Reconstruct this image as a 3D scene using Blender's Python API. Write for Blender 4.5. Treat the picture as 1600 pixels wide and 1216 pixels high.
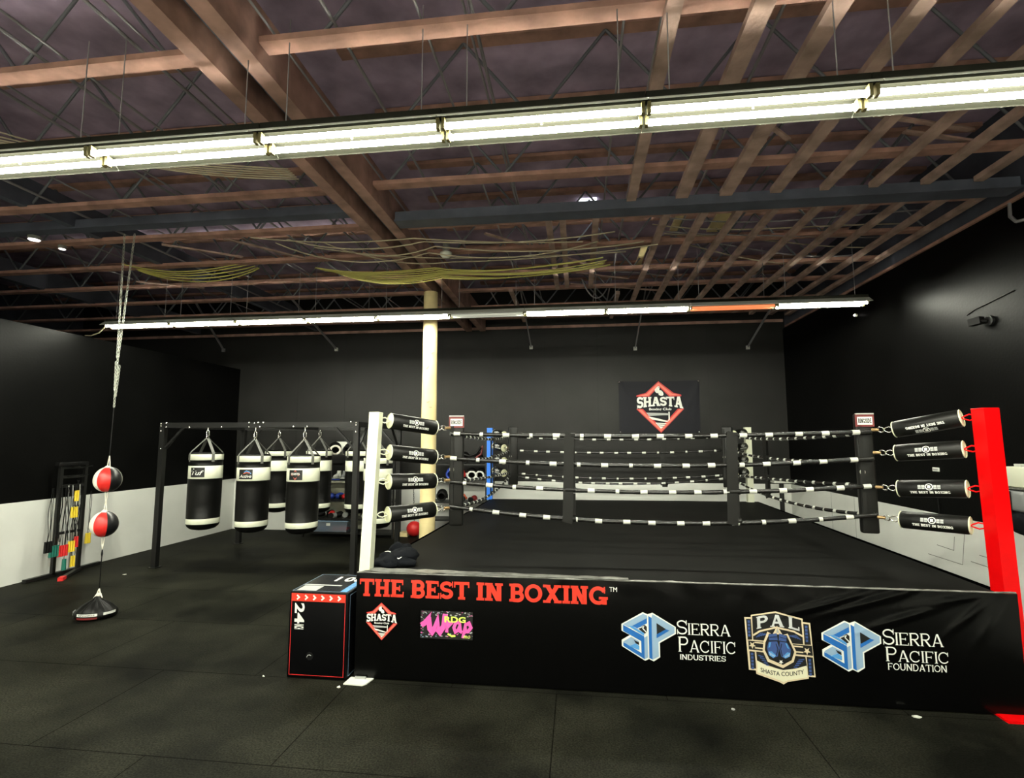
import bpy, bmesh, math, random
from mathutils import Vector, Matrix, noise
from mathutils.geometry import tessellate_polygon

for o in list(bpy.data.objects):
    bpy.data.objects.remove(o)
SC = bpy.context.scene
COL = SC.collection
PI = math.pi
RND = random.Random(7)

# ------------------------------------------------------------------ camera, world, exposure
cam_data = bpy.data.cameras.new('camera')
cam_data.sensor_fit = 'HORIZONTAL'
cam_data.sensor_width = 36.0
cam_data.lens = 810.0 / 1600.0 * 36.0
cam_data.clip_start = 0.05
cam_data.clip_end = 100
cam = bpy.data.objects.new('camera', cam_data)
COL.objects.link(cam)
cam.location = (0, 0, 2.13)
cam.rotation_euler = (math.radians(90 + 5.75), 0, math.radians(7.2))
SC.camera = cam

world = bpy.data.worlds.new('world')
SC.world = world
world.use_nodes = True
world.node_tree.nodes['Background'].inputs[0].default_value = (0.10, 0.12, 0.16, 1)
world.node_tree.nodes['Background'].inputs[1].default_value = 0.3

SC.view_settings.view_transform = 'Standard'
SC.view_settings.look = 'None'
SC.view_settings.gamma = 1.0
SC.view_settings.use_curve_mapping = False
SC.view_settings.exposure = 1.9
SC.cycles.use_denoising = True
SC.cycles.sample_clamp_indirect = 6.0
SC.cycles.max_bounces = 8
SC.cycles.diffuse_bounces = 5

TUBE_STRENGTH = 60.0

# ------------------------------------------------------------------ materials
def srgb(r, g, b):
    def f(c):
        c /= 255.0
        return c / 12.92 if c <= 0.04045 else ((c + 0.055) / 1.055) ** 2.4
    return (f(r), f(g), f(b), 1.0)

MATS = {}
def mat(name, col, rough=0.5, metal=0.0, spec=0.5, bump=0.0, bscale=60.0, var=0.0, vscale=4.0,
        emit=None, estr=0.0, coat=0.0, alpha=1.0, trans=0.0):
    m = bpy.data.materials.new(name)
    m.use_nodes = True
    nt = m.node_tree
    b = nt.nodes['Principled BSDF']
    b.inputs['Base Color'].default_value = col
    b.inputs['Roughness'].default_value = rough
    b.inputs['Metallic'].default_value = metal
    b.inputs['Specular IOR Level'].default_value = spec
    b.inputs['Coat Weight'].default_value = coat
    b.inputs['Transmission Weight'].default_value = trans
    b.inputs['Alpha'].default_value = alpha
    if emit:
        b.inputs['Emission Color'].default_value = emit
        b.inputs['Emission Strength'].default_value = estr
    tc = nt.nodes.new('ShaderNodeTexCoord')
    if var > 0:
        n = nt.nodes.new('ShaderNodeTexNoise')
        n.inputs['Scale'].default_value = vscale
        n.inputs['Detail'].default_value = 5
        nt.links.new(tc.outputs['Object'], n.inputs['Vector'])
        r = nt.nodes.new('ShaderNodeValToRGB')
        r.color_ramp.elements[0].position = 0.3
        r.color_ramp.elements[1].position = 0.7
        r.color_ramp.elements[0].color = tuple(c * (1 - var) for c in col[:3]) + (1,)
        r.color_ramp.elements[1].color = tuple(min(1, c * (1 + var)) for c in col[:3]) + (1,)
        nt.links.new(n.outputs['Fac'], r.inputs['Fac'])
        nt.links.new(r.outputs['Color'], b.inputs['Base Color'])
    if bump > 0:
        n2 = nt.nodes.new('ShaderNodeTexNoise')
        n2.inputs['Scale'].default_value = bscale
        n2.inputs['Detail'].default_value = 4
        nt.links.new(tc.outputs['Object'], n2.inputs['Vector'])
        bp = nt.nodes.new('ShaderNodeBump')
        bp.inputs['Strength'].default_value = bump
        bp.inputs['Distance'].default_value = 0.01
        nt.links.new(n2.outputs['Fac'], bp.inputs['Height'])
        nt.links.new(bp.outputs['Normal'], b.inputs['Normal'])
    MATS[name] = m
    return m

M = {}
M['back_wall'] = mat('back_wall_black', (0.0135, 0.0132, 0.0122, 1), 0.5, spec=0.2, bump=0.12, bscale=30, var=0.2, vscale=1.2)  # lighter satin black than on the side walls
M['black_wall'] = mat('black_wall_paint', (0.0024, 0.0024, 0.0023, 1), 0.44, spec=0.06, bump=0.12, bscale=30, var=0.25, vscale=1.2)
M['white_wall'] = mat('white_wall_paint', (0.66, 0.67, 0.63, 1), 0.55, bump=0.08, bscale=40, var=0.04, vscale=2)
M['roof'] = mat('hazed_roof_boards', (0.38, 0.29, 0.40, 1), 0.85, var=0.35, vscale=2.5)  # colour raised and tinted purple to stand in for glare haze
M['chord'] = mat('old_joist_wood', (0.36, 0.20, 0.155, 1), 0.75, bump=0.2, bscale=30, var=0.35, vscale=5)
M['slat'] = mat('rough_stud_wood', (0.38, 0.26, 0.215, 1), 0.75, bump=0.2, bscale=30, var=0.35, vscale=5)
M['girder'] = mat('dark_girder_wood', (0.34, 0.20, 0.16, 1), 0.75, var=0.4, vscale=4)
M['dark_steel'] = mat('dark_blue_steel', (0.07, 0.078, 0.105, 1), 0.6, var=0.3, vscale=3)
M['tube_steel'] = mat('dull_web_steel', (0.16, 0.17, 0.19, 1), 0.55, metal=0.3)
M['conduit'] = mat('grey_conduit', (0.30, 0.29, 0.30, 1), 0.5, metal=0.4)
M['yellow_cable'] = mat('yellow_cable_jacket', (0.50, 0.46, 0.12, 1), 0.5)
M['tan_cable'] = mat('tan_cable_jacket', (0.42, 0.36, 0.25, 1), 0.5)
M['white_enamel'] = mat('white_enamel', (0.78, 0.79, 0.68, 1), 0.4)
M['fixture_grey'] = mat('fixture_grey_side', (0.33, 0.34, 0.30, 1), 0.5)
M['liner'] = mat('glare_darkened_reflector', (0.006, 0.006, 0.004, 1), 0.7, spec=0.05)  # white inner faces coloured near black to hold down the tubes' glare
M['socket'] = mat('socket_brown', (0.10, 0.085, 0.03, 1), 0.5)
TC = (1.0, 1.0, 0.83, 1)
M['tube'] = mat('lit_tube', (0.9, 0.9, 0.85, 1), 0.4, emit=TC, estr=TUBE_STRENGTH)
M['tube_dim'] = mat('dim_tube', (0.9, 0.9, 0.85, 1), 0.4, emit=TC, estr=TUBE_STRENGTH * 0.62)
M['tube_off'] = mat('unlit_tube_glow', (0.62, 0.63, 0.58, 1), 0.35, emit=TC, estr=0.06)  # slight glow put into a tube that is off
M['tube_orange'] = mat('failing_tube', (0.5, 0.2, 0.1, 1), 0.4, emit=(1.0, 0.26, 0.09, 1), estr=0.24)
M['daylight'] = mat('daylight_pane', (0.8, 0.85, 0.9, 1), 0.3, emit=(0.85, 0.93, 1.0, 1), estr=1.5)
M['small_lamp'] = mat('small_lamp_glow', (0.9, 0.9, 0.9, 1), 0.3, emit=(1.0, 0.92, 0.9, 1), estr=1.2)
M['pole'] = mat('pale_peeled_wood', (0.70, 0.58, 0.30, 1), 0.6, bump=0.15, bscale=12, var=0.16, vscale=3)
M['vinyl'] = mat('black_vinyl', (0.0010, 0.0010, 0.0010, 1), 0.22, spec=0.2)
M['canvas'] = mat('ring_canvas', (0.0068, 0.0068, 0.0061, 1), 0.6, spec=0.04, bump=0.15, bscale=90, var=0.22, vscale=2)
M['trim_pale'] = mat('highlit_edge_vinyl', (0.16, 0.16, 0.145, 1), 0.35, var=0.5, vscale=10)  # highlight along the black vinyl edge painted in as pale colour
M['black'] = mat('black_matt', (0.0035, 0.0035, 0.0035, 1), 0.5, spec=0.2)
M['pad'] = mat('black_pad_vinyl', (0.0055, 0.0055, 0.0048, 1), 0.40, spec=0.24, bump=0.1, bscale=50)
M['rope'] = mat('black_rope_cover', (0.008, 0.008, 0.0075, 1), 0.25, spec=0.5, bump=0.35, bscale=45)
M['strap'] = mat('black_webbing', (0.0085, 0.0085, 0.0075, 1), 0.55, spec=.2, bump=0.2, bscale=200)
M['tape'] = mat('white_label_tape', (0.50, 0.51, 0.46, 1), 0.45)
M['print_white'] = mat('print_white', (0.72, 0.73, 0.68, 1), 0.5)
M['print_grey'] = mat('print_grey', (0.36, 0.37, 0.36, 1), 0.5)
M['print_red'] = mat('print_red', (0.62, 0.028, 0.010, 1), 0.5)
M['print_red_edge'] = mat('print_red_edge', (0.85, 0.12, 0.06, 1), 0.5)
M['logo_red'] = mat('logo_red', (0.55, 0.02, 0.02, 1), 0.5)
M['logo_salmon'] = mat('logo_salmon', (0.74, 0.15, 0.10, 1), 0.5)
M['print_pink'] = mat('print_pink', (0.85, 0.10, 0.42, 1), 0.5)
M['print_lime'] = mat('print_lime', (0.62, 0.80, 0.12, 1), 0.5)
M['print_blue'] = mat('print_blue', (0.008, 0.115, 0.40, 1), 0.5)
M['print_sky'] = mat('print_sky', (0.07, 0.27, 0.58, 1), 0.5)
M['print_pale'] = mat('print_pale_blue', (0.24, 0.36, 0.50, 1), 0.5)
M['print_navy'] = mat('print_navy', (0.035, 0.075, 0.23, 1), 0.5)
M['print_cream'] = mat('print_cream', (0.62, 0.52, 0.35, 1), 0.5)
M['print_sand'] = mat('print_sand', (0.68, 0.66, 0.48, 1), 0.5)
M['print_black'] = mat('print_black', (0.003, 0.003, 0.003, 1), 0.5)
M['foam'] = mat('cream_foam', (0.72, 0.72, 0.50, 1), 0.7)
M['white_post'] = mat('white_post_paint', (0.66, 0.68, 0.53, 1), 0.4)
M['red_post'] = mat('red_post_paint', (0.70, 0.001, 0.002, 1), 0.4, spec=0.12)
M['blue_post'] = mat('blue_post_paint', (0.010, 0.16, 0.72, 1), 0.4)
M['steel'] = mat('bright_steel', (0.66, 0.66, 0.60, 1), 0.25, metal=1.0)
M['zinc'] = mat('dull_zinc', (0.45, 0.46, 0.40, 1), 0.4, metal=0.6)
M['brass'] = mat('worn_brass', (0.45, 0.30, 0.14, 1), 0.4, metal=0.7)
M['rack'] = mat('black_powder_coat', (0.007, 0.007, 0.0065, 1), 0.40, spec=0.4)
M['bag_black'] = mat('bag_black_vinyl', (0.0035, 0.0035, 0.0032, 1), 0.40, spec=0.2, bump=0.25, bscale=9)
M['bag_white'] = mat('bag_white_vinyl', (0.70, 0.72, 0.58, 1), 0.42, bump=0.15, bscale=14)
M['grey_strap'] = mat('grey_webbing', (0.10, 0.10, 0.09, 1), 0.6)
M['ball_red'] = mat('ball_red_leather', (0.62, 0.022, 0.018, 1), 0.38)
M['ball_white'] = mat('ball_white_leather', (0.72, 0.68, 0.58, 1), 0.45)
M['ball_black'] = mat('ball_black_leather', (0.006, 0.006, 0.007, 1), 0.35)
M['yellow'] = mat('yellow_plastic', (0.75, 0.55, 0.03, 1), 0.45)
M['green'] = mat('green_plastic', (0.01, 0.14, 0.10, 1), 0.45)
M['red'] = mat('red_plastic', (0.62, 0.02, 0.02, 1), 0.4)
M['blue'] = mat('blue_leather', (0.02, 0.05, 0.32, 1), 0.4)
M['dark_red'] = mat('dark_red_leather', (0.13, 0.012, 0.012, 1), 0.4)
M['cream_board'] = mat('cream_board', (0.55, 0.55, 0.42, 1), 0.6)
M['grey_plastic'] = mat('grey_plastic', (0.20, 0.21, 0.21, 1), 0.45)
M['bin'] = mat('clear_bin_plastic', (0.22, 0.27, 0.33, 1), 0.25, alpha=0.6)
M['orange'] = mat('orange_cloth', (0.55, 0.10, 0.04, 1), 0.7)
M['fleece'] = mat('black_fleece', (0.006, 0.007, 0.009, 1), 0.9, spec=0.1, bump=0.5, bscale=120)
M['banner'] = mat('banner_cloth', (0.009, 0.009, 0.013, 1), 0.55, spec=0.15)
M['box_black'] = mat('box_black_foam', (0.0014, 0.0014, 0.0017, 1), 0.4, spec=0.10)
M['box_top'] = mat('box_top_vinyl', (0.006, 0.0065, 0.010, 1), 0.22, spec=0.55)
M['seam_line'] = mat('seam_line', (0.05, 0.05, 0.045, 1), 0.7)
M['paper'] = mat('white_paper', (0.72, 0.73, 0.66, 1), 0.6)

def floor_material():
    m = bpy.data.materials.new('rubber_floor')
    m.use_nodes = True
    nt = m.node_tree
    L = nt.links
    b = nt.nodes['Principled BSDF']
    tc = nt.nodes.new('ShaderNodeTexCoord')
    br = nt.nodes.new('ShaderNodeTexBrick')
    br.offset = 0.5
    mp = nt.nodes.new('ShaderNodeMapping')
    mp.inputs['Location'].default_value = (0.205, 0.24, 0)
    L.new(tc.outputs['Object'], mp.inputs['Vector'])
    L.new(mp.outputs['Vector'], br.inputs['Vector'])
    br.inputs['Scale'].default_value = 1.0
    br.inputs['Brick Width'].default_value = 1.83
    br.inputs['Row Height'].default_value = 1.22
    br.inputs['Mortar Size'].default_value = 0.0045
    br.inputs['Mortar Smooth'].default_value = 0.15
    br.inputs['Bias'].default_value = 0.0
    br.inputs['Color1'].default_value = (0.0100, 0.0101, 0.0082, 1)
    br.inputs['Color2'].default_value = (0.0088, 0.0090, 0.0074, 1)
    br.inputs['Mortar'].default_value = (0.0032, 0.0032, 0.0028, 1)
    n1 = nt.nodes.new('ShaderNodeTexNoise')
    n1.inputs['Scale'].default_value = 0.9
    n1.inputs['Detail'].default_value = 6
    n1.inputs['Roughness'].default_value = 0.6
    L.new(tc.outputs['Object'], n1.inputs['Vector'])
    r1 = nt.nodes.new('ShaderNodeValToRGB')
    r1.color_ramp.elements[0].position = 0.36
    r1.color_ramp.elements[0].color = (0.45, 0.45, 0.45, 1)
    r1.color_ramp.elements[1].position = 0.64
    r1.color_ramp.elements[1].color = (1.9, 1.87, 1.70, 1)
    L.new(n1.outputs['Fac'], r1.inputs['Fac'])
    mx = nt.nodes.new('ShaderNodeMix')
    mx.data_type = 'RGBA'
    mx.blend_type = 'MULTIPLY'
    mx.inputs['Factor'].default_value = 1.0
    L.new(br.outputs['Color'], mx.inputs['A'])
    L.new(r1.outputs['Color'], mx.inputs['B'])
    # rubber crumb flecks
    n2 = nt.nodes.new('ShaderNodeTexNoise')
    n2.inputs['Scale'].default_value = 75
    n2.inputs['Detail'].default_value = 2
    L.new(tc.outputs['Object'], n2.inputs['Vector'])
    r2 = nt.nodes.new('ShaderNodeValToRGB')
    r2.color_ramp.elements[0].position = 0.35
    r2.color_ramp.elements[0].color = (0.6, 0.6, 0.6, 1)
    r2.color_ramp.elements[1].position = 0.70
    r2.color_ramp.elements[1].color = (1.75, 1.75, 1.68, 1)
    L.new(n2.outputs['Fac'], r2.inputs['Fac'])
    mx2 = nt.nodes.new('ShaderNodeMix')
    mx2.data_type = 'RGBA'
    mx2.blend_type = 'MULTIPLY'
    mx2.inputs['Factor'].default_value = 1.0
    L.new(mx.outputs['Result'], mx2.inputs['A'])
    L.new(r2.outputs['Color'], mx2.inputs['B'])
    L.new(mx2.outputs['Result'], b.inputs['Base Color'])
    rr = nt.nodes.new('ShaderNodeMapRange')
    rr.inputs['To Min'].default_value = 0.40
    rr.inputs['To Max'].default_value = 0.66
    L.new(n1.outputs['Fac'], rr.inputs['Value'])
    L.new(rr.outputs['Result'], b.inputs['Roughness'])
    sp = nt.nodes.new('ShaderNodeMapRange')
    sp.inputs['To Min'].default_value = 0.018
    sp.inputs['To Max'].default_value = 0.006
    L.new(br.outputs['Fac'], sp.inputs['Value'])
    L.new(sp.outputs['Result'], b.inputs['Specular IOR Level'])
    bp = nt.nodes.new('ShaderNodeBump')
    bp.inputs['Strength'].default_value = 0.25
    bp.inputs['Distance'].default_value = 0.004
    L.new(n2.outputs['Fac'], bp.inputs['Height'])
    L.new(bp.outputs['Normal'], b.inputs['Normal'])
    return m
M['floor'] = floor_material()
M['bounce_floor'] = mat('bounce_concrete', (0.52, 0.50, 0.47, 1), 0.6, bump=0.1, bscale=20, var=0.12, vscale=1.5)  # for the added unseen floor, pale to throw light onto the ceiling
M['print_silver'] = mat('print_silver', (0.50, 0.52, 0.52, 1), 0.5)

# ------------------------------------------------------------------ mesh builder
def V(*a):
    return Vector(a if len(a) == 3 else a[0])

def frame(d, up=None):
    d = d.normalized()
    up = Vector(up) if up is not None else Vector((0, 0, 1))
    if abs(d.dot(up)) > 0.98:
        up = Vector((0, 1, 0))
    s = d.cross(up).normalized()
    u = s.cross(d).normalized()
    return d, s, u

class MB:
    def __init__(self, m=None):
        self.v, self.f, self.mi, self.sm, self.mats = [], [], [], [], []
        self.cur = 0
        if m:
            self.use(m)
    def use(self, m):
        m = M[m] if isinstance(m, str) else m
        if m not in self.mats:
            self.mats.append(m)
        self.cur = self.mats.index(m)
        return self
    def add(self, vs, fs, smooth=False):
        b = len(self.v)
        self.v += [tuple(p) for p in vs]
        for f in fs:
            self.f.append(tuple(i + b for i in f))
            self.mi.append(self.cur)
            self.sm.append(smooth)
        return self
    def box(self, c, s, rot=None):
        x, y, z = s[0] / 2, s[1] / 2, s[2] / 2
        vs = [Vector((sx * x, sy * y, sz * z)) for sx in (-1, 1) for sy in (-1, 1) for sz in (-1, 1)]
        if rot is not None:
            vs = [rot @ p for p in vs]
        vs = [p + Vector(c) for p in vs]
        return self.add(vs, [(0, 1, 3, 2), (4, 6, 7, 5), (0, 4, 5, 1), (2, 3, 7, 6), (0, 2, 6, 4), (1, 5, 7, 3)])
    def rbox(self, c, s, r=0.01, rot=None, n=3):
        # box with rounded vertical and horizontal edges (bevelled through bmesh)
        bm = bmesh.new()
        bmesh.ops.create_cube(bm, size=1.0)
        for p in bm.verts:
            p.co = Vector((p.co.x * s[0], p.co.y * s[1], p.co.z * s[2]))
        bmesh.ops.bevel(bm, geom=list(bm.edges), offset=r, segments=n, affect='EDGES', profile=0.5)
        bm.verts.index_update()
        vs = [p.co.copy() for p in bm.verts]
        if rot is not None:
            vs = [rot @ p for p in vs]
        vs = [p + Vector(c) for p in vs]
        fs = [tuple(q.index for q in f.verts) for f in bm.faces]
        bm.free()
        return self.add(vs, fs, True)
    def bar(self, p0, p1, w, h, up=None):
        p0, p1 = Vector(p0), Vector(p1)
        d, s, u = frame(p1 - p0, up)
        vs = []
        for p in (p0, p1):
            for a, b in ((-1, -1), (1, -1), (1, 1), (-1, 1)):
                vs.append(p + s * (a * w / 2) + u * (b * h / 2))
        return self.add(vs, [(0, 1, 2, 3), (7, 6, 5, 4), (0, 4, 5, 1), (1, 5, 6, 2), (2, 6, 7, 3), (3, 7, 4, 0)])
    def tube(self, path, r, seg=8, closed=False, caps=True, smooth=True):
        P = [Vector(p) for p in path]
        n = len(P)
        rs = r if isinstance(r, (list, tuple)) else [r] * n
        rings = []
        prev = None
        for i, p in enumerate(P):
            a = P[(i - 1) % n] if (closed or i > 0) else P[i]
            b = P[(i + 1) % n] if (closed or i < n - 1) else P[i]
            d = (b - a)
            if d.length < 1e-9:
                d = Vector((0, 0, 1))
            d.normalize()
            if prev is None:
                _, s, u = frame(d)
            else:
                s = prev - d * prev.dot(d)
                if s.length < 1e-6:
                    _, s, u = frame(d)
                s.normalize()
                u = s.cross(d)
            prev = s
            u = s.cross(d).normalized()
            rings.append([p + (s * math.cos(2 * PI * k / seg) + u * math.sin(2 * PI * k / seg)) * rs[i] for k in range(seg)])
        vs = [q for ring in rings for q in ring]
        fs = []
        m = n if closed else n - 1
        for i in range(m):
            j = (i + 1) % n
            for k in range(seg):
                l = (k + 1) % seg
                fs.append((i * seg + k, j * seg + k, j * seg + l, i * seg + l))
        self.add(vs, fs, smooth)
        if caps and not closed:
            self.add(rings[0], [tuple(range(seg))])
            self.add(rings[-1], [tuple(reversed(range(seg)))])
        return self
    def cyl(self, p0, p1, r, seg=12, r2=None, smooth=True):
        return self.tube([p0, p1], [r, r if r2 is None else r2], seg, smooth=smooth)
    def lathe(self, prof, c=(0, 0, 0), seg=24, axis=(0, 0, 1), sx=1.0, sy=1.0, smooth=True, mats=None):
        # prof: (radius, height) from bottom to top; mats: material per profile segment
        d, s, u = frame(Vector(axis))
        c = Vector(c)
        base = len(self.v)
        for (r, h) in prof:
            for k in range(seg):
                a = 2 * PI * k / seg
                self.v.append(tuple(c + d * h + s * (r * math.cos(a) * sx) + u * (r * math.sin(a) * sy)))
        for i in range(len(prof) - 1):
            if mats:
                self.use(mats[i])
            for k in range(seg):
                l = (k + 1) % seg
                self.f.append((base + i * seg + k, base + i * seg + l, base + (i + 1) * seg + l, base + (i + 1) * seg + k))
                self.mi.append(self.cur)
                self.sm.append(smooth)
        return self
    def ball(self, c, r, seg=14, rings=9, rot=None, fn=None):
        rr = r if isinstance(r, (tuple, list)) else (r, r, r)
        vs, fs = [], []
        for i in range(rings + 1):
            t = PI * i / rings
            for k in range(seg):
                a = 2 * PI * k / seg
                p = Vector((math.sin(t) * math.cos(a) * rr[0], math.sin(t) * math.sin(a) * rr[1], math.cos(t) * rr[2]))
                if fn:
                    p = fn(p)
                if rot is not None:
                    p = rot @ p
                vs.append(p + Vector(c))
        for i in range(rings):
            for k in range(seg):
                l = (k + 1) % seg
                fs.append((i * seg + k, (i + 1) * seg + k, (i + 1) * seg + l, i * seg + l))
        return self.add(vs, fs, True)
    def ring(self, c, R, r, axis=(0, 0, 1), seg=16, sub=6, sx=1.0):
        d, s, u = frame(Vector(axis))
        path = [Vector(c) + s * (R * sx * math.cos(2 * PI * k / seg)) + u * (R * math.sin(2 * PI * k / seg)) for k in range(seg)]
        return self.tube(path, r, sub, closed=True)
    def build(self, name, parent=None, mats=None):
        me = bpy.data.meshes.new(name)
        org = Vector((0, 0, 0))
        if parent is not None:
            org = ORG.get(parent.name, org)
        elif self.v:
            xs = [p[0] for p in self.v]; ys = [p[1] for p in self.v]; zs = [p[2] for p in self.v]
            org = Vector(((min(xs) + max(xs)) / 2, (min(ys) + max(ys)) / 2, min(zs)))
        me.from_pydata([(p[0] - org.x, p[1] - org.y, p[2] - org.z) for p in self.v], [], self.f)
        for m in self.mats:
            me.materials.append(m)
        me.polygons.foreach_set('material_index', self.mi)
        me.polygons.foreach_set('use_smooth', self.sm)
        me.update()
        o = bpy.data.objects.new(name, me)
        COL.objects.link(o)
        if parent is not None:
            o.parent = parent
            ORG[o.name] = org
        else:
            o.location = org
            ORG[o.name] = org
        return o

ORG = {}
def tag(o, label=None, cat=None, group=None, kind=None):
    if label: o['label'] = label
    if cat: o['category'] = cat
    if group: o['group'] = group
    if kind: o['kind'] = kind
    return o
def thing(name, loc, label, cat, group=None):
    o = bpy.data.objects.new(name, None)
    COL.objects.link(o)
    o.empty_display_size = 0.1
    o.location = loc
    ORG[o.name] = Vector(loc)
    return tag(o, label, cat, group)
def zero_origin(o):
    ORG[o.name] = Vector((0, 0, 0))
def copy_tree(o, parent=None):
    c = o.copy()
    COL.objects.link(c)
    if parent is not None:
        c.parent = parent
    for ch in list(o.children):
        copy_tree(ch, c)
    return c
def RZ(a):
    return Matrix.Rotation(a, 3, 'Z')
def RX(a):
    return Matrix.Rotation(a, 3, 'X')
def RY(a):
    return Matrix.Rotation(a, 3, 'Y')

# ------------------------------------------------------------------ lettering
def stroke(pts, w, closed=False):
    P = [Vector((p[0], p[1])) for p in pts]
    n = len(P)
    Ls, Rs = [], []
    for i in range(n):
        a = P[(i - 1) % n] if (closed or i > 0) else None
        b = P[(i + 1) % n] if (closed or i < n - 1) else None
        d0 = (P[i] - a).normalized() if a is not None else None
        d1 = (b - P[i]).normalized() if b is not None else None
        if d0 is None: d0 = d1
        if d1 is None: d1 = d0
        n0 = Vector((-d0.y, d0.x)); n1 = Vector((-d1.y, d1.x))
        m = n0 + n1
        if m.length < 1e-6: m = n0
        m.normalize()
        k = 1.0 / max(0.5, m.dot(n0))
        Ls.append(P[i] + m * (w / 2 * k)); Rs.append(P[i] - m * (w / 2 * k))
    out = []
    for i in range(n if closed else n - 1):
        j = (i + 1) % n
        out.append([tuple(Rs[i]), tuple(Rs[j]), tuple(Ls[j]), tuple(Ls[i])])
    return out
def arc(cx, cy, rx, ry, a0, a1, n=12):
    return [(cx + rx * math.cos(math.radians(a0 + (a1 - a0) * i / n)), cy + ry * math.sin(math.radians(a0 + (a1 - a0) * i / n))) for i in range(n + 1)]
def rect(x0, y0, x1, y1):
    return [(x0, y0), (x1, y0), (x1, y1), (x0, y1)]

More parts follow.
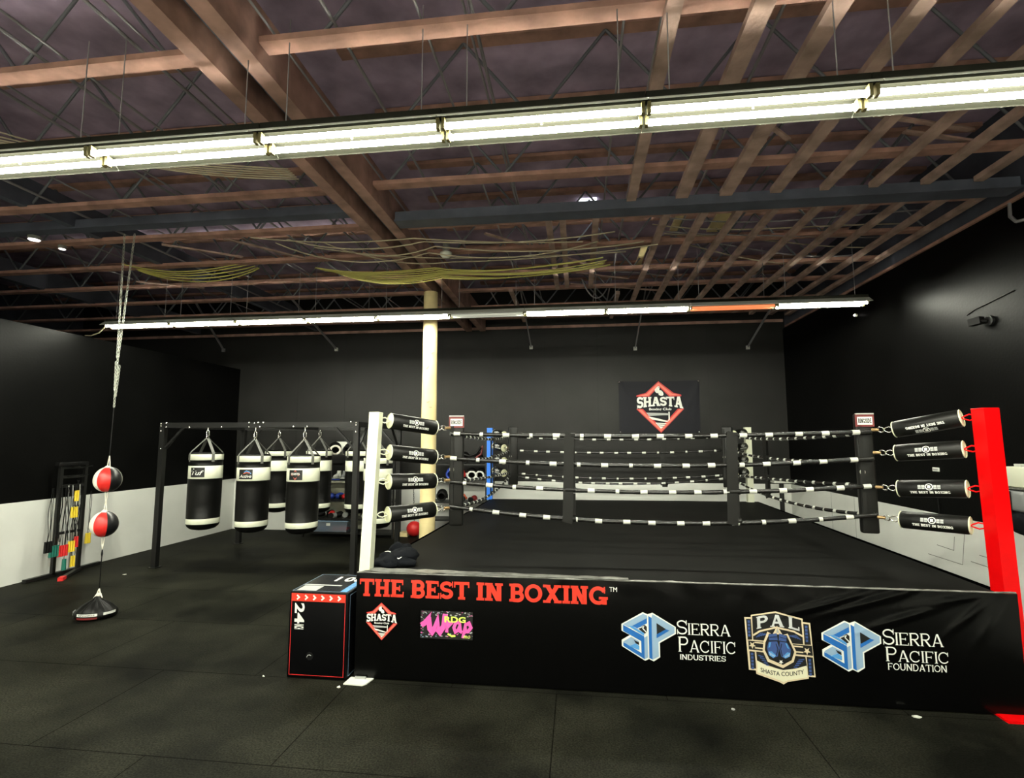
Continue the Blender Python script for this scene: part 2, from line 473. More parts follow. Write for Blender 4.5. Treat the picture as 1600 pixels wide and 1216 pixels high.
def glyph(ch, t, h, s, sh, wf=1.0):
    """capital letter of height 1: list of convex polygons and its width"""
    q = []
    if ch == ' ':
        return q, 0.38 * wf
    def foot(x): q.append(rect(x - t / 2 - s, 0, x + t / 2 + s, sh))
    def head(x): q.append(rect(x - t / 2 - s, 1 - sh, x + t / 2 + s, 1))
    def stem(x, y0=0, y1=1): q.append(rect(x - t / 2, y0, x + t / 2, y1))
    x0 = t / 2 + s
    if ch == 'I':
        w = t + 2 * s; stem(x0); foot(x0); head(x0)
    elif ch == 'T':
        w = 0.82 * wf; stem(w / 2); foot(w / 2); q.append(rect(0, 1 - h, w, 1))
        q.append(rect(0, 1 - h - 0.16, max(s, .05), 1)); q.append(rect(w - max(s, .05), 1 - h - 0.16, w, 1))
    elif ch == 'H':
        w = 0.86 * wf; a, b = x0, w - x0
        stem(a); stem(b); foot(a); foot(b); head(a); head(b); q.append(rect(a, .5 - h / 2, b, .5 + h / 2))
    elif ch in 'EF':
        w = 0.74 * wf; a = x0; tk = max(s * .8, .045)
        stem(a); head(a); foot(a)
        q.append(rect(a, 1 - h, w - .04, 1)); q.append(rect(w - .04 - tk, 1 - h - .13, w - .04, 1))
        q.append(rect(a, .5 - h / 2, w * .72, .5 + h / 2)); q.append(rect(w * .72 - tk, .5 - h / 2 - .08, w * .72, .5 + h / 2 + .08))
        if ch == 'E':
            q.append(rect(a, 0, w, h)); q.append(rect(w - tk, 0, w, h + .15))
    elif ch == 'L':
        w = 0.7 * wf; a = x0; stem(a); head(a); foot(a); q.append(rect(a, 0, w, h)); q.append(rect(w - .08, 0, w, h + .16))
    elif ch in 'BPRD':
        w = (0.76 if ch != 'D' else 0.84) * wf; a = x0
        stem(a); head(a); foot(a)
        if ch == 'D':
            q += stroke([(a, 1 - h / 2)] + [(w * .45, 1 - h / 2)] + arc(w * .45, .5, w * .55 - t / 2, .5 - h / 2, 90, -90, 14)[1:] + [(a, h / 2)], (t + h) / 2)
        else:
            r = .25 - h / 4 + .01
            cx = w - r - t / 2 - .03
            q += stroke([(a, 1 - h / 2), (cx, 1 - h / 2)] + arc(cx, .75 - h / 4, r + .02, r, 90, -90, 10)[1:] + [(a, .5)], (t + h) / 2)
            if ch == 'B':
                cx = w - r - t / 2
                q += stroke([(a, .5), (cx, .5)] + arc(cx, .25 + h / 4, r + .02, r, 90, -90, 10)[1:] + [(a, h / 2)], (t + h) / 2)
            if ch == 'R':
                q += stroke([(w * .48, .5), (w - t * .5, sh / 2)], t); q.append(rect(w - t - s * .3, 0, w + s * .8, sh)); w += s * .5
    elif ch == 'S':
        w = 0.70 * wf; k = (t + h) / 2; ry = (1 - k) / 4; rx = w / 2 - k / 2
        pts = arc(w / 2, .5 + ry, rx, ry, 15, 270, 14) + arc(w / 2, .5 - ry, rx, ry, 90, -165, 14)[1:]
        q += stroke(pts, k)
        tk = max(.05, s * .7)
        q.append(rect(w - tk - .01, .66, w - .01, 1)); q.append(rect(.01, 0, .01 + tk, .34))
    elif ch in 'OCGQ':
        w = (0.90 if ch != 'G' else .92) * wf; k = (t + h) / 2; rx = w / 2 - k / 2; ry = .5 - k / 2
        if ch == 'O':
            q += stroke(arc(w / 2, .5, rx, ry, 0, 360, 28)[:-1], k, True)
        else:
            q += stroke(arc(w / 2, .5, rx, ry, 34, 322, 20), k)
            tk = max(.05, s * .9)
            tx = w / 2 + rx * .83 + k * .25
            q.append(rect(tx - tk, .62, tx, .985))
            if ch == 'C':
                pass
            else:
                q.append(rect(w - t - .04, 0.02, w - .04, .44)); q.append(rect(w - t - .2, .44 - sh, w + .02, .44))
    elif ch == 'U':
        w = 0.86 * wf; a, b = x0, w - x0
        stem(a, .3); stem(b, .3); head(a); head(b); q += stroke(arc((a + b) / 2, .34, (b - a) / 2, .34 - h / 2, 180, 360, 14), (t + h) / 2)
    elif ch == 'N':
        w = 0.88 * wf; a, b = x0, w - x0
        stem(a); stem(b); foot(a); head(b); head(a)
        q.append([(a - t / 2, 1), (b + t / 2 - t * 1.15, 0), (b + t / 2, 0), (a - t / 2 + t * 1.15, 1)])
    elif ch == 'A':
        w = 0.92 * wf; c = w / 2; f = s + t * .5
        q.append([(f - t * .35, 0), (f + t * .35, 0), (c + t * .2, 1), (c - t * .5, 1)])
        q.append([(w - f - t * .6, 0), (w - f + t * .6, 0), (c + t * .6, 1), (c - t * .5, 1)])
        q.append(rect(w * .26, .27, w * .74, .27 + h)); q.append(rect(f - t / 2 - s, 0, f + t / 2 + s, sh)); q.append(rect(w - f - t / 2 - s, 0, w - f + t / 2 + s, sh))
    elif ch == 'X':
        w = 0.94 * wf; a, b = x0, w - x0
        q.append([(a - t * .55, 0), (a + t * .55, 0), (b + t * .55, 1), (b - t * .55, 1)])
        q.append([(b - t * .55, 0), (b + t * .55, 0), (a + t * .55, 1), (a - t * .55, 1)])
        foot(a); foot(b); head(a); head(b)
    elif ch == 'Y':
        w = 0.84 * wf; c = w / 2; stem(c, 0, .5); foot(c)
        q.append([(c - t / 2, .45), (c + t / 2, .45), (x0 + t / 2, 1), (x0 - t / 2, 1)])
        q.append([(c - t / 2, .45), (c + t / 2, .45), (w - x0 + t / 2, 1), (w - x0 - t / 2, 1)])
        head(x0); head(w - x0)
    else:
        w = 0.4
    return q, w

SLAB = dict(t=.23, h=.17, s=.075, sh=.15)
TRAJ = dict(t=.125, h=.055, s=.06, sh=.035)
def layout(text, x0, x1, y0, y1, style, gap=0.05, small=None, warp=None):
    """polygons of a line of capitals filling the given rectangle; small: height of all but word initials"""
    x = 0.0
    out = []
    for i, ch in enumerate(text):
        k = small if (small and i > 0 and text[i - 1] != ' ') else 1.0
        g, w = glyph(ch, **style)
        for poly in g:
            out.append([(x + px * k, py * k) for px, py in poly])
        x += (w + gap) * k
    W = x - gap
    res = []
    for poly in out:
        pp = [(x0 + px / W * (x1 - x0), y0 + py * (y1 - y0)) for px, py in poly]
        if warp:
            pp = [warp(a, b) for a, b in pp]
        res.append(pp)
    return res

def font_shape(text, x0, x1, y0, y1, bold=0.0, shear=0.0, space=1.0, rot=0):
    """triangles of a line of sans lettering fitted to a rectangle; rot = quarter turns clockwise"""
    cu = bpy.data.curves.new('lettering', 'FONT')
    cu.body = text
    cu.offset = bold
    cu.shear = shear
    cu.space_character = space
    cu.resolution_u = 3
    ob = bpy.data.objects.new('lettering', cu)
    COL.objects.link(ob)
    dg = bpy.context.evaluated_depsgraph_get()
    ev = ob.evaluated_get(dg)
    me = ev.to_mesh()
    vs = [(p.co.x, p.co.y) for p in me.vertices]
    fs = [tuple(p.vertices) for p in me.polygons]
    ev.to_mesh_clear()
    bpy.data.objects.remove(ob)
    bpy.data.curves.remove(cu)
    for _ in range(rot):
        vs = [(y, -x) for x, y in vs]
    a0 = min(v[0] for v in vs); a1 = max(v[0] for v in vs); b0 = min(v[1] for v in vs); b1 = max(v[1] for v in vs)
    vs = [(x0 + (x - a0) / (a1 - a0) * (x1 - x0), y0 + (y - b0) / (b1 - b0) * (y1 - y0)) for x, y in vs]
    return vs, fs

class Print(MB):
    """flat printed shapes laid on a surface through fn(u, v, lift)"""
    def __init__(self, fn):
        super().__init__()
        self.fn = fn
        self.lift = 0.0015
        self.maxe = None
    def layer(self, m, k):
        self.use(m)
        self.lift = 0.0012 * (k + 1)
        return self
    def poly(self, pts, fix=True):
        pts = [(p[0], p[1]) for p in pts]
        tri = tessellate_polygon([[Vector((p[0], p[1], 0)) for p in pts]])
        fs = []
        for t in tri:
            a, b, c = (pts[i] for i in t)
            cr = (b[0] - a[0]) * (c[1] - a[1]) - (b[1] - a[1]) * (c[0] - a[0])
            if abs(cr) < 1e-12: continue
            fs.append(tuple(t) if cr > 0 else tuple(reversed(t)))
        pts, fs = self.split(pts, fs)
        return self.add([self.fn(p[0], p[1], self.lift) for p in pts], fs)
    def split(self, pts, fs):
        # subdivide so that the print follows the folds of what it lies on
        if not self.maxe:
            return pts, fs
        pts = list(pts)
        work, done, mid = list(fs), [], {}
        def ed(a, b):
            return math.hypot(pts[a][0] - pts[b][0], pts[a][1] - pts[b][1])
        while work:
            f = work.pop()
            if len(f) != 3:
                done.append(f); continue
            e = [ed(f[0], f[1]), ed(f[1], f[2]), ed(f[2], f[0])]
            m = max(e)
            if m <= self.maxe:
                done.append(f); continue
            k = e.index(m)
            a, b, c = f[k], f[(k + 1) % 3], f[(k + 2) % 3]
            key = (min(a, b), max(a, b))
            if key not in mid:
                pts.append(((pts[a][0] + pts[b][0]) / 2, (pts[a][1] + pts[b][1]) / 2)); mid[key] = len(pts) - 1
            work += [(a, mid[key], c), (mid[key], b, c)]
        return pts, done
    def polys(self, L):
        for p in L: self.poly(p)
        return self
    def shape(self, sh, warp=None):
        vs, fs = sh
        if warp: vs = [warp(*p) for p in vs]
        return self.add([self.fn(p[0], p[1], self.lift) for p in vs], fs)
    def line(self, pts, w, closed=False):
        return self.polys(stroke(pts, w, closed))
def ellipse(cx, cy, rx, ry, n=18):
    return [(cx + rx * math.cos(2 * PI * i / n), cy + ry * math.sin(2 * PI * i / n)) for i in range(n)]
def star(cx, cy, r, r2=None, n=5):
    r2 = r2 or r * .42
    return [(cx + (r if i % 2 == 0 else r2) * math.sin(PI * i / n), cy + (r if i % 2 == 0 else r2) * math.cos(PI * i / n)) for i in range(2 * n)]
def plane_fn(o, ux, uy, n):
    o, ux, uy, n = Vector(o), Vector(ux), Vector(uy), Vector(n)
    return lambda u, v, l: o + ux * u + uy * v + n * l

# ------------------------------------------------------------------ the room
XL, XR, YB, YR, XFAR = -8.42, 4.55, 12.0, -4.5, -13.0
DADO = 1.21
def struct(name, mb, parent=None):
    o = mb.build(name, parent)
    if parent is None:
        o['kind'] = 'structure'
    return o

YF = 1.5      # the rubber mats end here; unseen pale floor added behind the camera to bounce light up
fl = MB('floor'); fl.box(((XFAR + XR) / 2, (YB + .3 + YF) / 2, -0.06), (XR - XFAR + 0.6, YB + .3 - YF, 0.12))
fl.use('bounce_floor'); fl.box(((XFAR + XR) / 2, (YF + YR - .3) / 2, -0.065), (XR - XFAR + 0.6, YF - YR + .3, 0.12))
FLOOR = struct('floor', fl)
# keep the floor's pattern in room coordinates
FLOOR.data.transform(Matrix.Translation(FLOOR.location)); FLOOR.location = (0, 0, 0)

w = MB('back_wall')
w.box(((XFAR + XR) / 2, YB + 0.08, (DADO + 5.7) / 2), (XR - XFAR + 0.6, 0.16, 5.7 - DADO))
w.use('white_wall'); w.box(((XFAR + XR) / 2, YB + 0.075, DADO / 2), (XR - XFAR + 0.6, 0.16, DADO))
WB = struct('wall_back', w)
# ledge where the plywood stops
l = MB('girder'); l.box(((XFAR + XR) / 2, YB - 0.02, 4.80), (XR - XFAR, 0.04, 0.06)); l.build('ledge', WB)
for i in range(1, 10):
    xx = XL + 1.22 * i + 0.35
    s = MB('black'); s.box((xx, YB - 0.001, (DADO + 4.77) / 2), (0.006, 0.004, 4.77 - DADO)); s.build('panel_seam', WB)

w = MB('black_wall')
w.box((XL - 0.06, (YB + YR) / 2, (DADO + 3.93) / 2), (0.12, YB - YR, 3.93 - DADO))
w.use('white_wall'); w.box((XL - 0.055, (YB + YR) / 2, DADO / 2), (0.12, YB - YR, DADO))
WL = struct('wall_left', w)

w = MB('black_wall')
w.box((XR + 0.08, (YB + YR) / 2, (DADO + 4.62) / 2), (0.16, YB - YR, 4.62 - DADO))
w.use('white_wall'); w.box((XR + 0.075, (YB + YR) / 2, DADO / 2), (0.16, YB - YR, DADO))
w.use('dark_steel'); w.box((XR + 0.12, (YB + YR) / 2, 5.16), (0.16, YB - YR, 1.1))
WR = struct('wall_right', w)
t = MB('chord'); t.box((XR - 0.01, 7.0, 4.63), (0.05, 9.6, 0.035)); t.build('ledge', WR)
# scored outlines in the white panels
s = MB('seam_line')
def wl(y0, z0, y1, z1): s.bar((XR - 0.004, y0, z0), (XR - 0.004, y1, z1), 0.006, 0.004, (1, 0, 0))
wl(7.62, .66, 7.0, .66); wl(7.0, .66, 6.92, 1.07); wl(7.43, .81, 7.13, .80); wl(7.13, .80, 7.10, .97)
wl(6.86, .73, 6.40, .72); wl(6.72, .83, 6.40, .83); wl(9.4, .2, 9.4, 1.2); wl(10.2, .2, 10.2, 1.2)
s.build('scored_outline', WR)

w = MB('dark_steel'); w.box((XFAR - 0.06, (YB + YR) / 2, 2.85), (0.12, YB - YR, 5.7)); struct('wall_far_left', w)
w = MB('white_wall'); w.box(((XFAR + XR) / 2, YR - 0.08, 2.85), (XR - XFAR, 0.16, 5.7)); struct('wall_rear', w)  # unseen rear wall, made white to bounce light onto the ceiling

# ------------------------------------------------------------------ ceiling: deck, open web joists, girders, studs
ZJ = 4.83
c = MB('roof'); c.box(((XFAR + XR) / 2, (YB + YR) / 2, 5.76), (XR - XFAR + 0.6, YB - YR + 0.6, 0.12))
struct('ceiling', c)
CEIL = bpy.data.objects.new('trim_1', None)      # the roof framing: joists, girders, studs, stays
COL.objects.link(CEIL); CEIL.empty_display_size = 0.1; CEIL['kind'] = 'structure'; ORG[CEIL.name] = Vector((0, 0, 0))
JY = [-2.9, -1.9, -0.9, 0.1, 1.1, 2.12, 3.13, 4.13, 5.12, 6.09, 7.12, 8.08, 9.07, 10.15, 11.2]
def joist(y, x0, x1, ph):
    b = MB('chord')
    b.box(((x0 + x1) / 2, y, ZJ + 0.022), (x1 - x0, 0.125, 0.045))
    b.box(((x0 + x1) / 2, y, 5.66), (x1 - x0, 0.125, 0.045))
    o = b.build('joist', CEIL)
    t = MB('tube_steel')
    x = x0 + 0.15 + ph
    up = False
    while x + 0.62 < x1:
        t.cyl((x, y, 5.64 if up else ZJ + 0.045), (x + 0.62, y, ZJ + 0.045 if up else 5.64), 0.014, 6)
        up = not up
        x += 0.62
    t.build('web_rods', o)
for i, y in enumerate(JY):
    joist(y, XFAR + 0.05, -2.62, 0.1 * (i % 3))
    joist(y + (0.05 if i % 2 else -0.04), -2.12, XR - 0.02, 0.13 * (i % 4))
for gx in (-2.54, -2.21):
    g = MB('girder'); g.box((gx, 3.75, 4.93), (0.13, 16.4, 0.40)); g.build('girder', CEIL)
for gx, gw in ((-2.375, .05), (-6.4, .10), (-9.6, .14)):
    g = MB('dark_steel'); g.box((gx, 3.75, 5.03), (gw, 16.4, 0.34)); g.build('girder', CEIL)
d = MB('dark_steel'); d.box((1.2, 5.72, 4.76), (6.6, 0.16, 0.11)); d.box((1.2, 5.72, 4.70), (6.6, 0.22, 0.02)); d.build('cross_beam', CEIL)
d = MB('dark_steel'); d.box((-7.0, 5.72, 4.90), (8.6, 0.16, 0.11)); d.build('cross_beam', CEIL)
for (x, y0, y1, wd) in ((-.32, 5.85, 8.9, .075), (-.15, 5.85, 8.8, .075), (.25, 5.85, 8.8, .075), (1.07, 5.85, 10.4, .08), (1.50, 5.85, 10.6, .09),
                        (1.89, 5.85, 10.8, .08), (2.29, 5.85, 11, .08), (2.77, 5.85, 11, .085), (3.23, 5.85, 11, .08), (3.63, 5.85, 11.2, .08), (4.05, 5.85, 11.3, .08), (4.42, 5.85, 11.4, .08),
                        (1.16, 2.0, 5.62, .13), (1.62, 2.0, 5.62, .13), (2.13, 1.6, 5.62, .11), (2.62, 1.5, 5.62, .09), (3.1, 1.5, 5.62, .09), (3.6, 1.5, 5.62, .09), (4.1, 1.5, 5.62, .09),
                        (0.62, 2.6, 5.62, .10), (-1.15, 8.9, 11.3, .07), (0.75, 9.3, 11.2, .07)):
    b = MB('slat'); b.box((x, (y0 + y1) / 2, 4.80), (wd, y1 - y0, 0.055)); b.build('stud', CEIL)
# short blocking boards showing above the studs
for (x, y0, y1, wd) in ((1.35, 6.4, 7.1, .12), (1.9, 6.3, 7.2, .2), (1.02, 7.6, 8.6, .09)):
    b = MB('pole'); b.box((x, (y0 + y1) / 2, 5.02), (wd, y1 - y0, 0.03)); b.build('blocking_board', CEIL)
# conduits running towards the back wall
for i, x in enumerate((-2.02, -1.62, -.74, -.66, .34, .58, -3.05, -3.25, -3.72, -3.92, -4.6, -4.82, -5.5, -6.2, -7.2, -8.0, -1.0, 1.36)):
    b = MB('conduit'); z = 4.93 + 0.05 * (i % 4)
    b.cyl((x, -2.0, z), (x + 0.05 * ((i % 3) - 1), 11.6 if i % 3 else 8.3, z), 0.010 + 0.004 * (i % 2), 6)
    b.build('conduit', CEIL)
b = MB('conduit'); b.cyl((-6, 2.35, 4.99), (-0.3, 2.52, 4.99), 0.012, 6); b.build('conduit', CEIL)
b = MB('conduit'); b.cyl((-1.3, 2.2, 5.0), (0.9, 3.2, 5.0), 0.02, 6); b.build('conduit', CEIL)
# loose laths and stays hanging between the joists
for (p0, p1) in (((-8.5, 4.9, 4.86), (-7.6, 5.6, 4.86)), ((-7.4, 7.7, 4.82), (-6.6, 8.3, 4.86)), ((2.6, 4.6, 4.95), (3.6, 4.95, 4.95)), ((3.0, 4.9, 4.95), (4.4, 5.3, 4.9)), ((-5.7, 6.3, 4.85), (-4.9, 6.9, 4.85)),
                 ((-4.7, 6.2, 4.85), (-4.0, 7.1, 4.85)), ((-1.2, 6.6, 4.9), (0.2, 7.9, 4.86)), ((-0.4, 8.2, 4.9), (0.9, 8.9, 4.92)), ((1.6, 9.5, 4.86), (-0.1, 9.0, 4.9)), ((1.4, 4.3, 4.95), (2.0, 4.9, 4.95))):
    b = MB('slat'); b.bar(p0, p1, 0.045, 0.02); b.build('lath', CEIL)
# steel stays from the roof down to the back wall
for (x, z, x2) in ((-5.88, 4.40, -6.1), (-1.06, 4.34, -1.12), (1.33, 4.26, 1.38), (3.79, 4.23, 4.02), (-8.9, 4.45, -8.3)):
    b = MB('conduit'); b.bar((x, YB - 0.03, z), (x2, YB - 1.9, 5.25), 0.05, 0.02, (1, 0, 0)); o = b.build('stay', CEIL)
    b = MB('tape' if abs(x) < 8 else 'conduit'); b.box((x, YB - 0.02, z - 0.02), (0.075, 0.04, 0.08)); b.build('stay_foot', o)

# skylight opening and the far small lamps
b = MB('daylight'); b.box((0.19, 7.62, 5.69), (0.26, 0.42, 0.02)); wo = b.build('window_1'); wo['kind'] = 'structure'
b = MB('dark_steel'); b.box((0.21, 7.62, 5.665), (0.03, 0.44, 0.02)); b.build('window_frame', wo)
for i, (x, y, lab) in enumerate(((-7.1, 5.78, 'small white glowing lamp on the ceiling at far left'), (-7.06, 6.12, 'tiny glowing lamp just behind the larger one at far left'))):
    t = thing('ceiling_lamp', (x, y, 4.78), lab, 'lamp')
    MB('small_lamp').lathe([(0, -.01), (.06 - .025 * i, -.005), (.06 - .025 * i, .02)], (x, y, 4.78), 12).build('lens', t)
    MB('fixture_grey').lathe([(.07 - .025 * i, .0), (.075 - .025 * i, .05), (0, .05)], (x, y, 4.78), 12).build('housing', t)

t = thing('smoke_detector', (-1.79, 6.83, 4.70), 'round white smoke detector hanging under a ceiling joist', 'smoke detector')
MB('white_enamel').lathe([(0, -.045), (.05, -.04), (.075, -.015), (.085, 0), (.085, .03), (0, .03)], (-1.79, 6.83, 4.715), 18).build('cover', t)
MB('fixture_grey').lathe([(.05, .03), (.05, .16), (0, .16)], (-1.79, 6.83, 4.715), 12).build('base_plate', t)

# ------------------------------------------------------------------ cables in the roof space
def sag_path(p0, p1, sag, n=14, wob=0.0, ph=0.0):
    p0, p1 = Vector(p0), Vector(p1)
    out = []
    for i in range(n + 1):
        k = i / n
        p = p0.lerp(p1, k)
        p.z -= sag * 4 * k * (1 - k)
        p.y += wob * math.sin(ph + 5 * k)
        out.append(p)
    return out
def cable(pts, r, m, lab, grp):
    b = MB(m); b.tube(pts, r, 6)
    tag(b.build('cable'), lab, 'cable', grp)
G1 = 'yellow cables sagging under the middle joists'
for i in range(9):
    y = 7.35 + 0.055 * i
    p = sag_path((-4.0 + .04 * i, y, 4.80), (-2.1, y + .02, 4.715), 0.06 + .008 * i, 10, .03, i)
    p += sag_path((-2.1, y + .02, 4.715), (0.35 + .02 * i, y - .1 * (i % 3), 4.74), 0.07 + .008 * (i % 5), 14, .04, i)[1:]
    cable(p, .010, 'yellow_cable', 'yellow cable sagging in the bundle between joists left of the skylight', G1)
G2 = 'yellow cables sagging near the hanging chain'
for i in range(5):
    p = sag_path((-7.0, 7.0 + .08 * i, 4.87), (-5.0, 7.2 + .06 * i, 4.87), .12 + .02 * i, 12, .04, i)
    cable(p, .010, 'yellow_cable', 'yellow cable sagging beneath the joist above the hanging chain', G2)
G3 = 'pale cables looping in front of the yellow bundle'
for i in range(6):
    y = 6.2 + (0.0, .22, .12, .45, .3, .62)[i]
    p = sag_path((-4.3 + .22 * i, y, 4.84), (-2.05 + .05 * i, y + .3 * (i % 2), 4.715), (.06, .2, .12, .03, .16, .09)[i], 12)
    p += sag_path((-2.05 + .05 * i, y + .3 * (i % 2), 4.715), (.1 + .2 * i, y + .5 - .2 * (i % 3), 4.76), (.03, .14, .07, .02, .1, .05)[i], 12)[1:]
    cable(p, .009, 'tan_cable', 'pale cable looping in front of the yellow cable bundle', G3)
G4 = 'thin cables fanning out behind the near light row'
for i in range(6):
    p = sag_path((-6.4 + .2 * i, 3.6, 4.95), (-2.8, 4.55 + .04 * i, 4.80), .05 + .02 * i, 12)
    cable(p, .007, 'tan_cable', 'thin cable fanning out behind the near light row at left', G4)
G5 = 'cables crossing above the right hand studs'
for i in range(6):
    p = sag_path((.9 + .1 * i, 6.4 + .2 * i, 4.94), (4.3, 6.7 + .35 * i, 4.92), .06 + .02 * (i % 3), 14, .1, i)
    cable(p, .009, 'tan_cable' if i % 2 else 'conduit', 'pale cable crossing above the wooden studs at right', G5)
cable(sag_path((.0, 8.2, 4.9), (1.6, 8.9, 4.9), -.04, 10, .06), .010, 'conduit', 'grey cable arching over the joists behind the skylight', None)
cable(sag_path((.55, 9.2, 4.85), (.1, 8.9, 4.95), .25, 10), .012, 'conduit', 'grey cable loop drooping behind the first three studs', None)
cable([(-8.06, 7.86, 4.16), (-8.1, 7.86, 4.08), (-8.2, 7.87, 4.0), (-8.38, 7.9, 3.96), (-8.5, 7.9, 3.965)], .010, 'tan_cable', 'pale flex drooping from the far light row end to the left wall', None)
cable([(4.5, 5.8, 4.6), (4.48, 5.78, 4.45), (4.47, 5.7, 4.36), (4.52, 5.55, 4.34)], .018, 'conduit', 'short grey hose curling out at the right wall top', None)

# ------------------------------------------------------------------ fluorescent light rows
ZT = 4.10
def fixture(x0, x1, y, lit, lab, grp=None, strong=True):
    cx = (x0 + x1) / 2
    L = x1 - x0
    t = thing('fluorescent_light', (cx, y, ZT), lab, 'ceiling light', grp)
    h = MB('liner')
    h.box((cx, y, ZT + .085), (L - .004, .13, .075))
    # ridge between the two tubes, with its fixing stud
    b0 = [(cx - L / 2 + .002, y - .025, ZT + .048), (cx + L / 2 - .002, y - .025, ZT + .048), (cx + L / 2 - .002, y + .025, ZT + .048), (cx - L / 2 + .002, y + .025, ZT + .048),
          (cx - L / 2 + .002, y, ZT + .015), (cx + L / 2 - .002, y, ZT + .015)]
    h.add(b0, [(0, 1, 5, 4), (2, 3, 4, 5), (0, 4, 3), (1, 2, 5)])
    ho = h.build('housing', t)
    s = MB('socket'); s.cyl((cx, y, ZT + .018), (cx, y, ZT + .002), .008, 8); s.build('stud', ho)
    for sg in (-1, 1):
        f = MB('fixture_grey')
        # sloping reflector wing, folded lip at the bottom, narrow slot added at the housing to leak light upward
        p0 = Vector((cx, y + sg * .074, ZT + .075)); p1 = Vector((cx, y + sg * .168, ZT + .008))
        for (a, b2) in ((p0, p1), (p1, p1 + Vector((0, 0, -.010)))):
            nrm = Vector((0, (b2 - a).z, -(b2 - a).y)).normalized() * .0012
            vs = []
            for q in (a - nrm, a + nrm, b2 + nrm, b2 - nrm):
                vs += [(q.x - L / 2 + .002, q.y, q.z), (q.x + L / 2 - .002, q.y, q.z)]
            f.use('fixture_grey').add(vs, [(0, 1, 3, 2), (2, 3, 5, 4), (4, 5, 7, 6), (6, 7, 1, 0), (0, 2, 4, 6), (1, 7, 5, 3)])
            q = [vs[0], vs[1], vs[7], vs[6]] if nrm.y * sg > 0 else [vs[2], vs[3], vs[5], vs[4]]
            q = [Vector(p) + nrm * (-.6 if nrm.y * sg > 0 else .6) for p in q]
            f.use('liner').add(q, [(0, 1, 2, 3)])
        f.build('reflector_wing', t)
        tm = {'on': 'tube', 'dim': 'tube_dim', 'off': 'tube_off', 'orange': 'tube_orange'}[lit]
        if lit == 'on' and sg < 0:
            tm = 'tube_dim'
        b = MB(tm); b.cyl((cx - L / 2 + .03, y + sg * .062, ZT), (cx + L / 2 - .03, y + sg * .062, ZT), .019, 10); b.build('tube', t)
        for e in (-1, 1):
            k = MB('socket'); k.box((cx + e * (L / 2 - .018), y + sg * .062, ZT + .012), (.020, .040, .070)); k.build('socket', t)
    for e in (-1, 1):
        r = MB('conduit'); r.cyl((cx + e * L * .38, y, ZT + .12), (cx + e * L * .38, y, 5.0), .004, 5); r.build('hanger', t)

NX = [-8.26, -7.03, -5.80, -4.56, -3.31, -2.06, -0.83, 0.43, 1.69, 2.94, 4.16]
places = {3: 'lit two tube strip light of the near row, leftmost in view', 4: 'lit strip light of the near row, second from the left edge', 5: 'lit strip light of the near row, third from the left edge',
          6: 'lit strip light of the near row, spanning above the ring centre', 7: 'lit strip light of the near row, second from the right edge', 8: 'lit two tube strip light of the near row, rightmost in view'}
for i in range(10):
    if i in places:
        fixture(NX[i], NX[i + 1], 3.06, 'on', places[i], 'near row of ceiling lights')
FX = [-8.05, -6.83, -5.62, -4.40, -3.19, -1.98, -0.79, 0.45, 1.68, 2.90, 4.15]
names = ['lit strip light at the left end of the far row, behind the chain', 'lit far strip light, second from the row left end', 'lit far strip light, third from the row left end',
         'lit far strip light, second one left of the wooden pole', 'lit far strip light crossing in front of the wooden pole', 'unlit grey strip light in the far row right of the pole',
         'lit far strip light just right of the unlit one', 'lit far strip light just left of the orange one', 'faint orange glowing strip light in the far row', 'lit strip light at the right end of the far row']
for i in range(10):
    fixture(FX[i], FX[i + 1], 7.88, 'off' if i == 5 else 'orange' if i == 8 else 'on', names[i], 'far row of ceiling lights')
# near row goes on past the frame; unseen rear row added for its light
for (x0, x1, y) in ((-8.26, -4.57, 3.06), (2.95, 4.16, 3.06), (-8.26, -2.2, -1.8), (-2.2, 4.16, -1.8)):
    fixture(x0, x1, y, 'on', 'long lit strip light of near and added rear rows outside the picture', 'ceiling lights outside the picture')

# wooden pole that carries the girder
pb = MB('pole')
prof = []
N = 26
vs = []
SEG = 20
for i in range(N + 1):
    z = 4.72 * i / N
    r = .132 - .010 * (z / 4.72)
    for k in range(SEG):
        a = 2 * PI * k / SEG
        rr = r * (1 + .035 * noise.noise(Vector((math.cos(a) * 1.5, math.sin(a) * 1.5, z * .9))))
        vs.append((-2.52 + rr * math.cos(a), 8.62 + rr * math.sin(a), z))
fs = []
for i in range(N):
    for k in range(SEG):
        l2 = (k + 1) % SEG
        fs.append((i * SEG + k, i * SEG + l2, (i + 1) * SEG + l2, (i + 1) * SEG + k))
pb.add(vs, fs, True)
pb.add([vs[N * SEG + k] for k in range(SEG)], [tuple(range(SEG))])
pp = pb.build('support_pole')
tag(pp, 'pale peeled log pole holding up the roof beside the ring', 'pole')
kn = MB('girder')
for (z, a, h) in ((3.72, -1.9, .0), (3.62, -1.1, .02), (3.35, -1.75, .05), (2.78, -1.6, .02), (2.7, -1.3, .0)):
    r = .134
    kn.bar((-2.52 + r * math.cos(a), 8.62 + r * math.sin(a), z), (-2.52 + r * math.cos(a + .35), 8.62 + r * math.sin(a + .35), z + h), .012, .008)
kn.build('bark_scars', pp)

# ------------------------------------------------------------------ boxing ring platform
FL, FR, BR, BL = Vector((-2.03, 4.70, 0)), Vector((3.36, 4.72, 0)), Vector((3.58, 11.12, 0)), Vector((-1.84, 10.95, 0))
ZD = 0.93
ring = thing('boxing_ring_platform', (0.75, 7.9, 0), 'raised black boxing ring platform with printed front apron', 'boxing ring')
def inset(p, k=0.05):
    c = (FL + FR + BR + BL) / 4
    return p + (c - p).normalized() * k
b = MB('canvas')
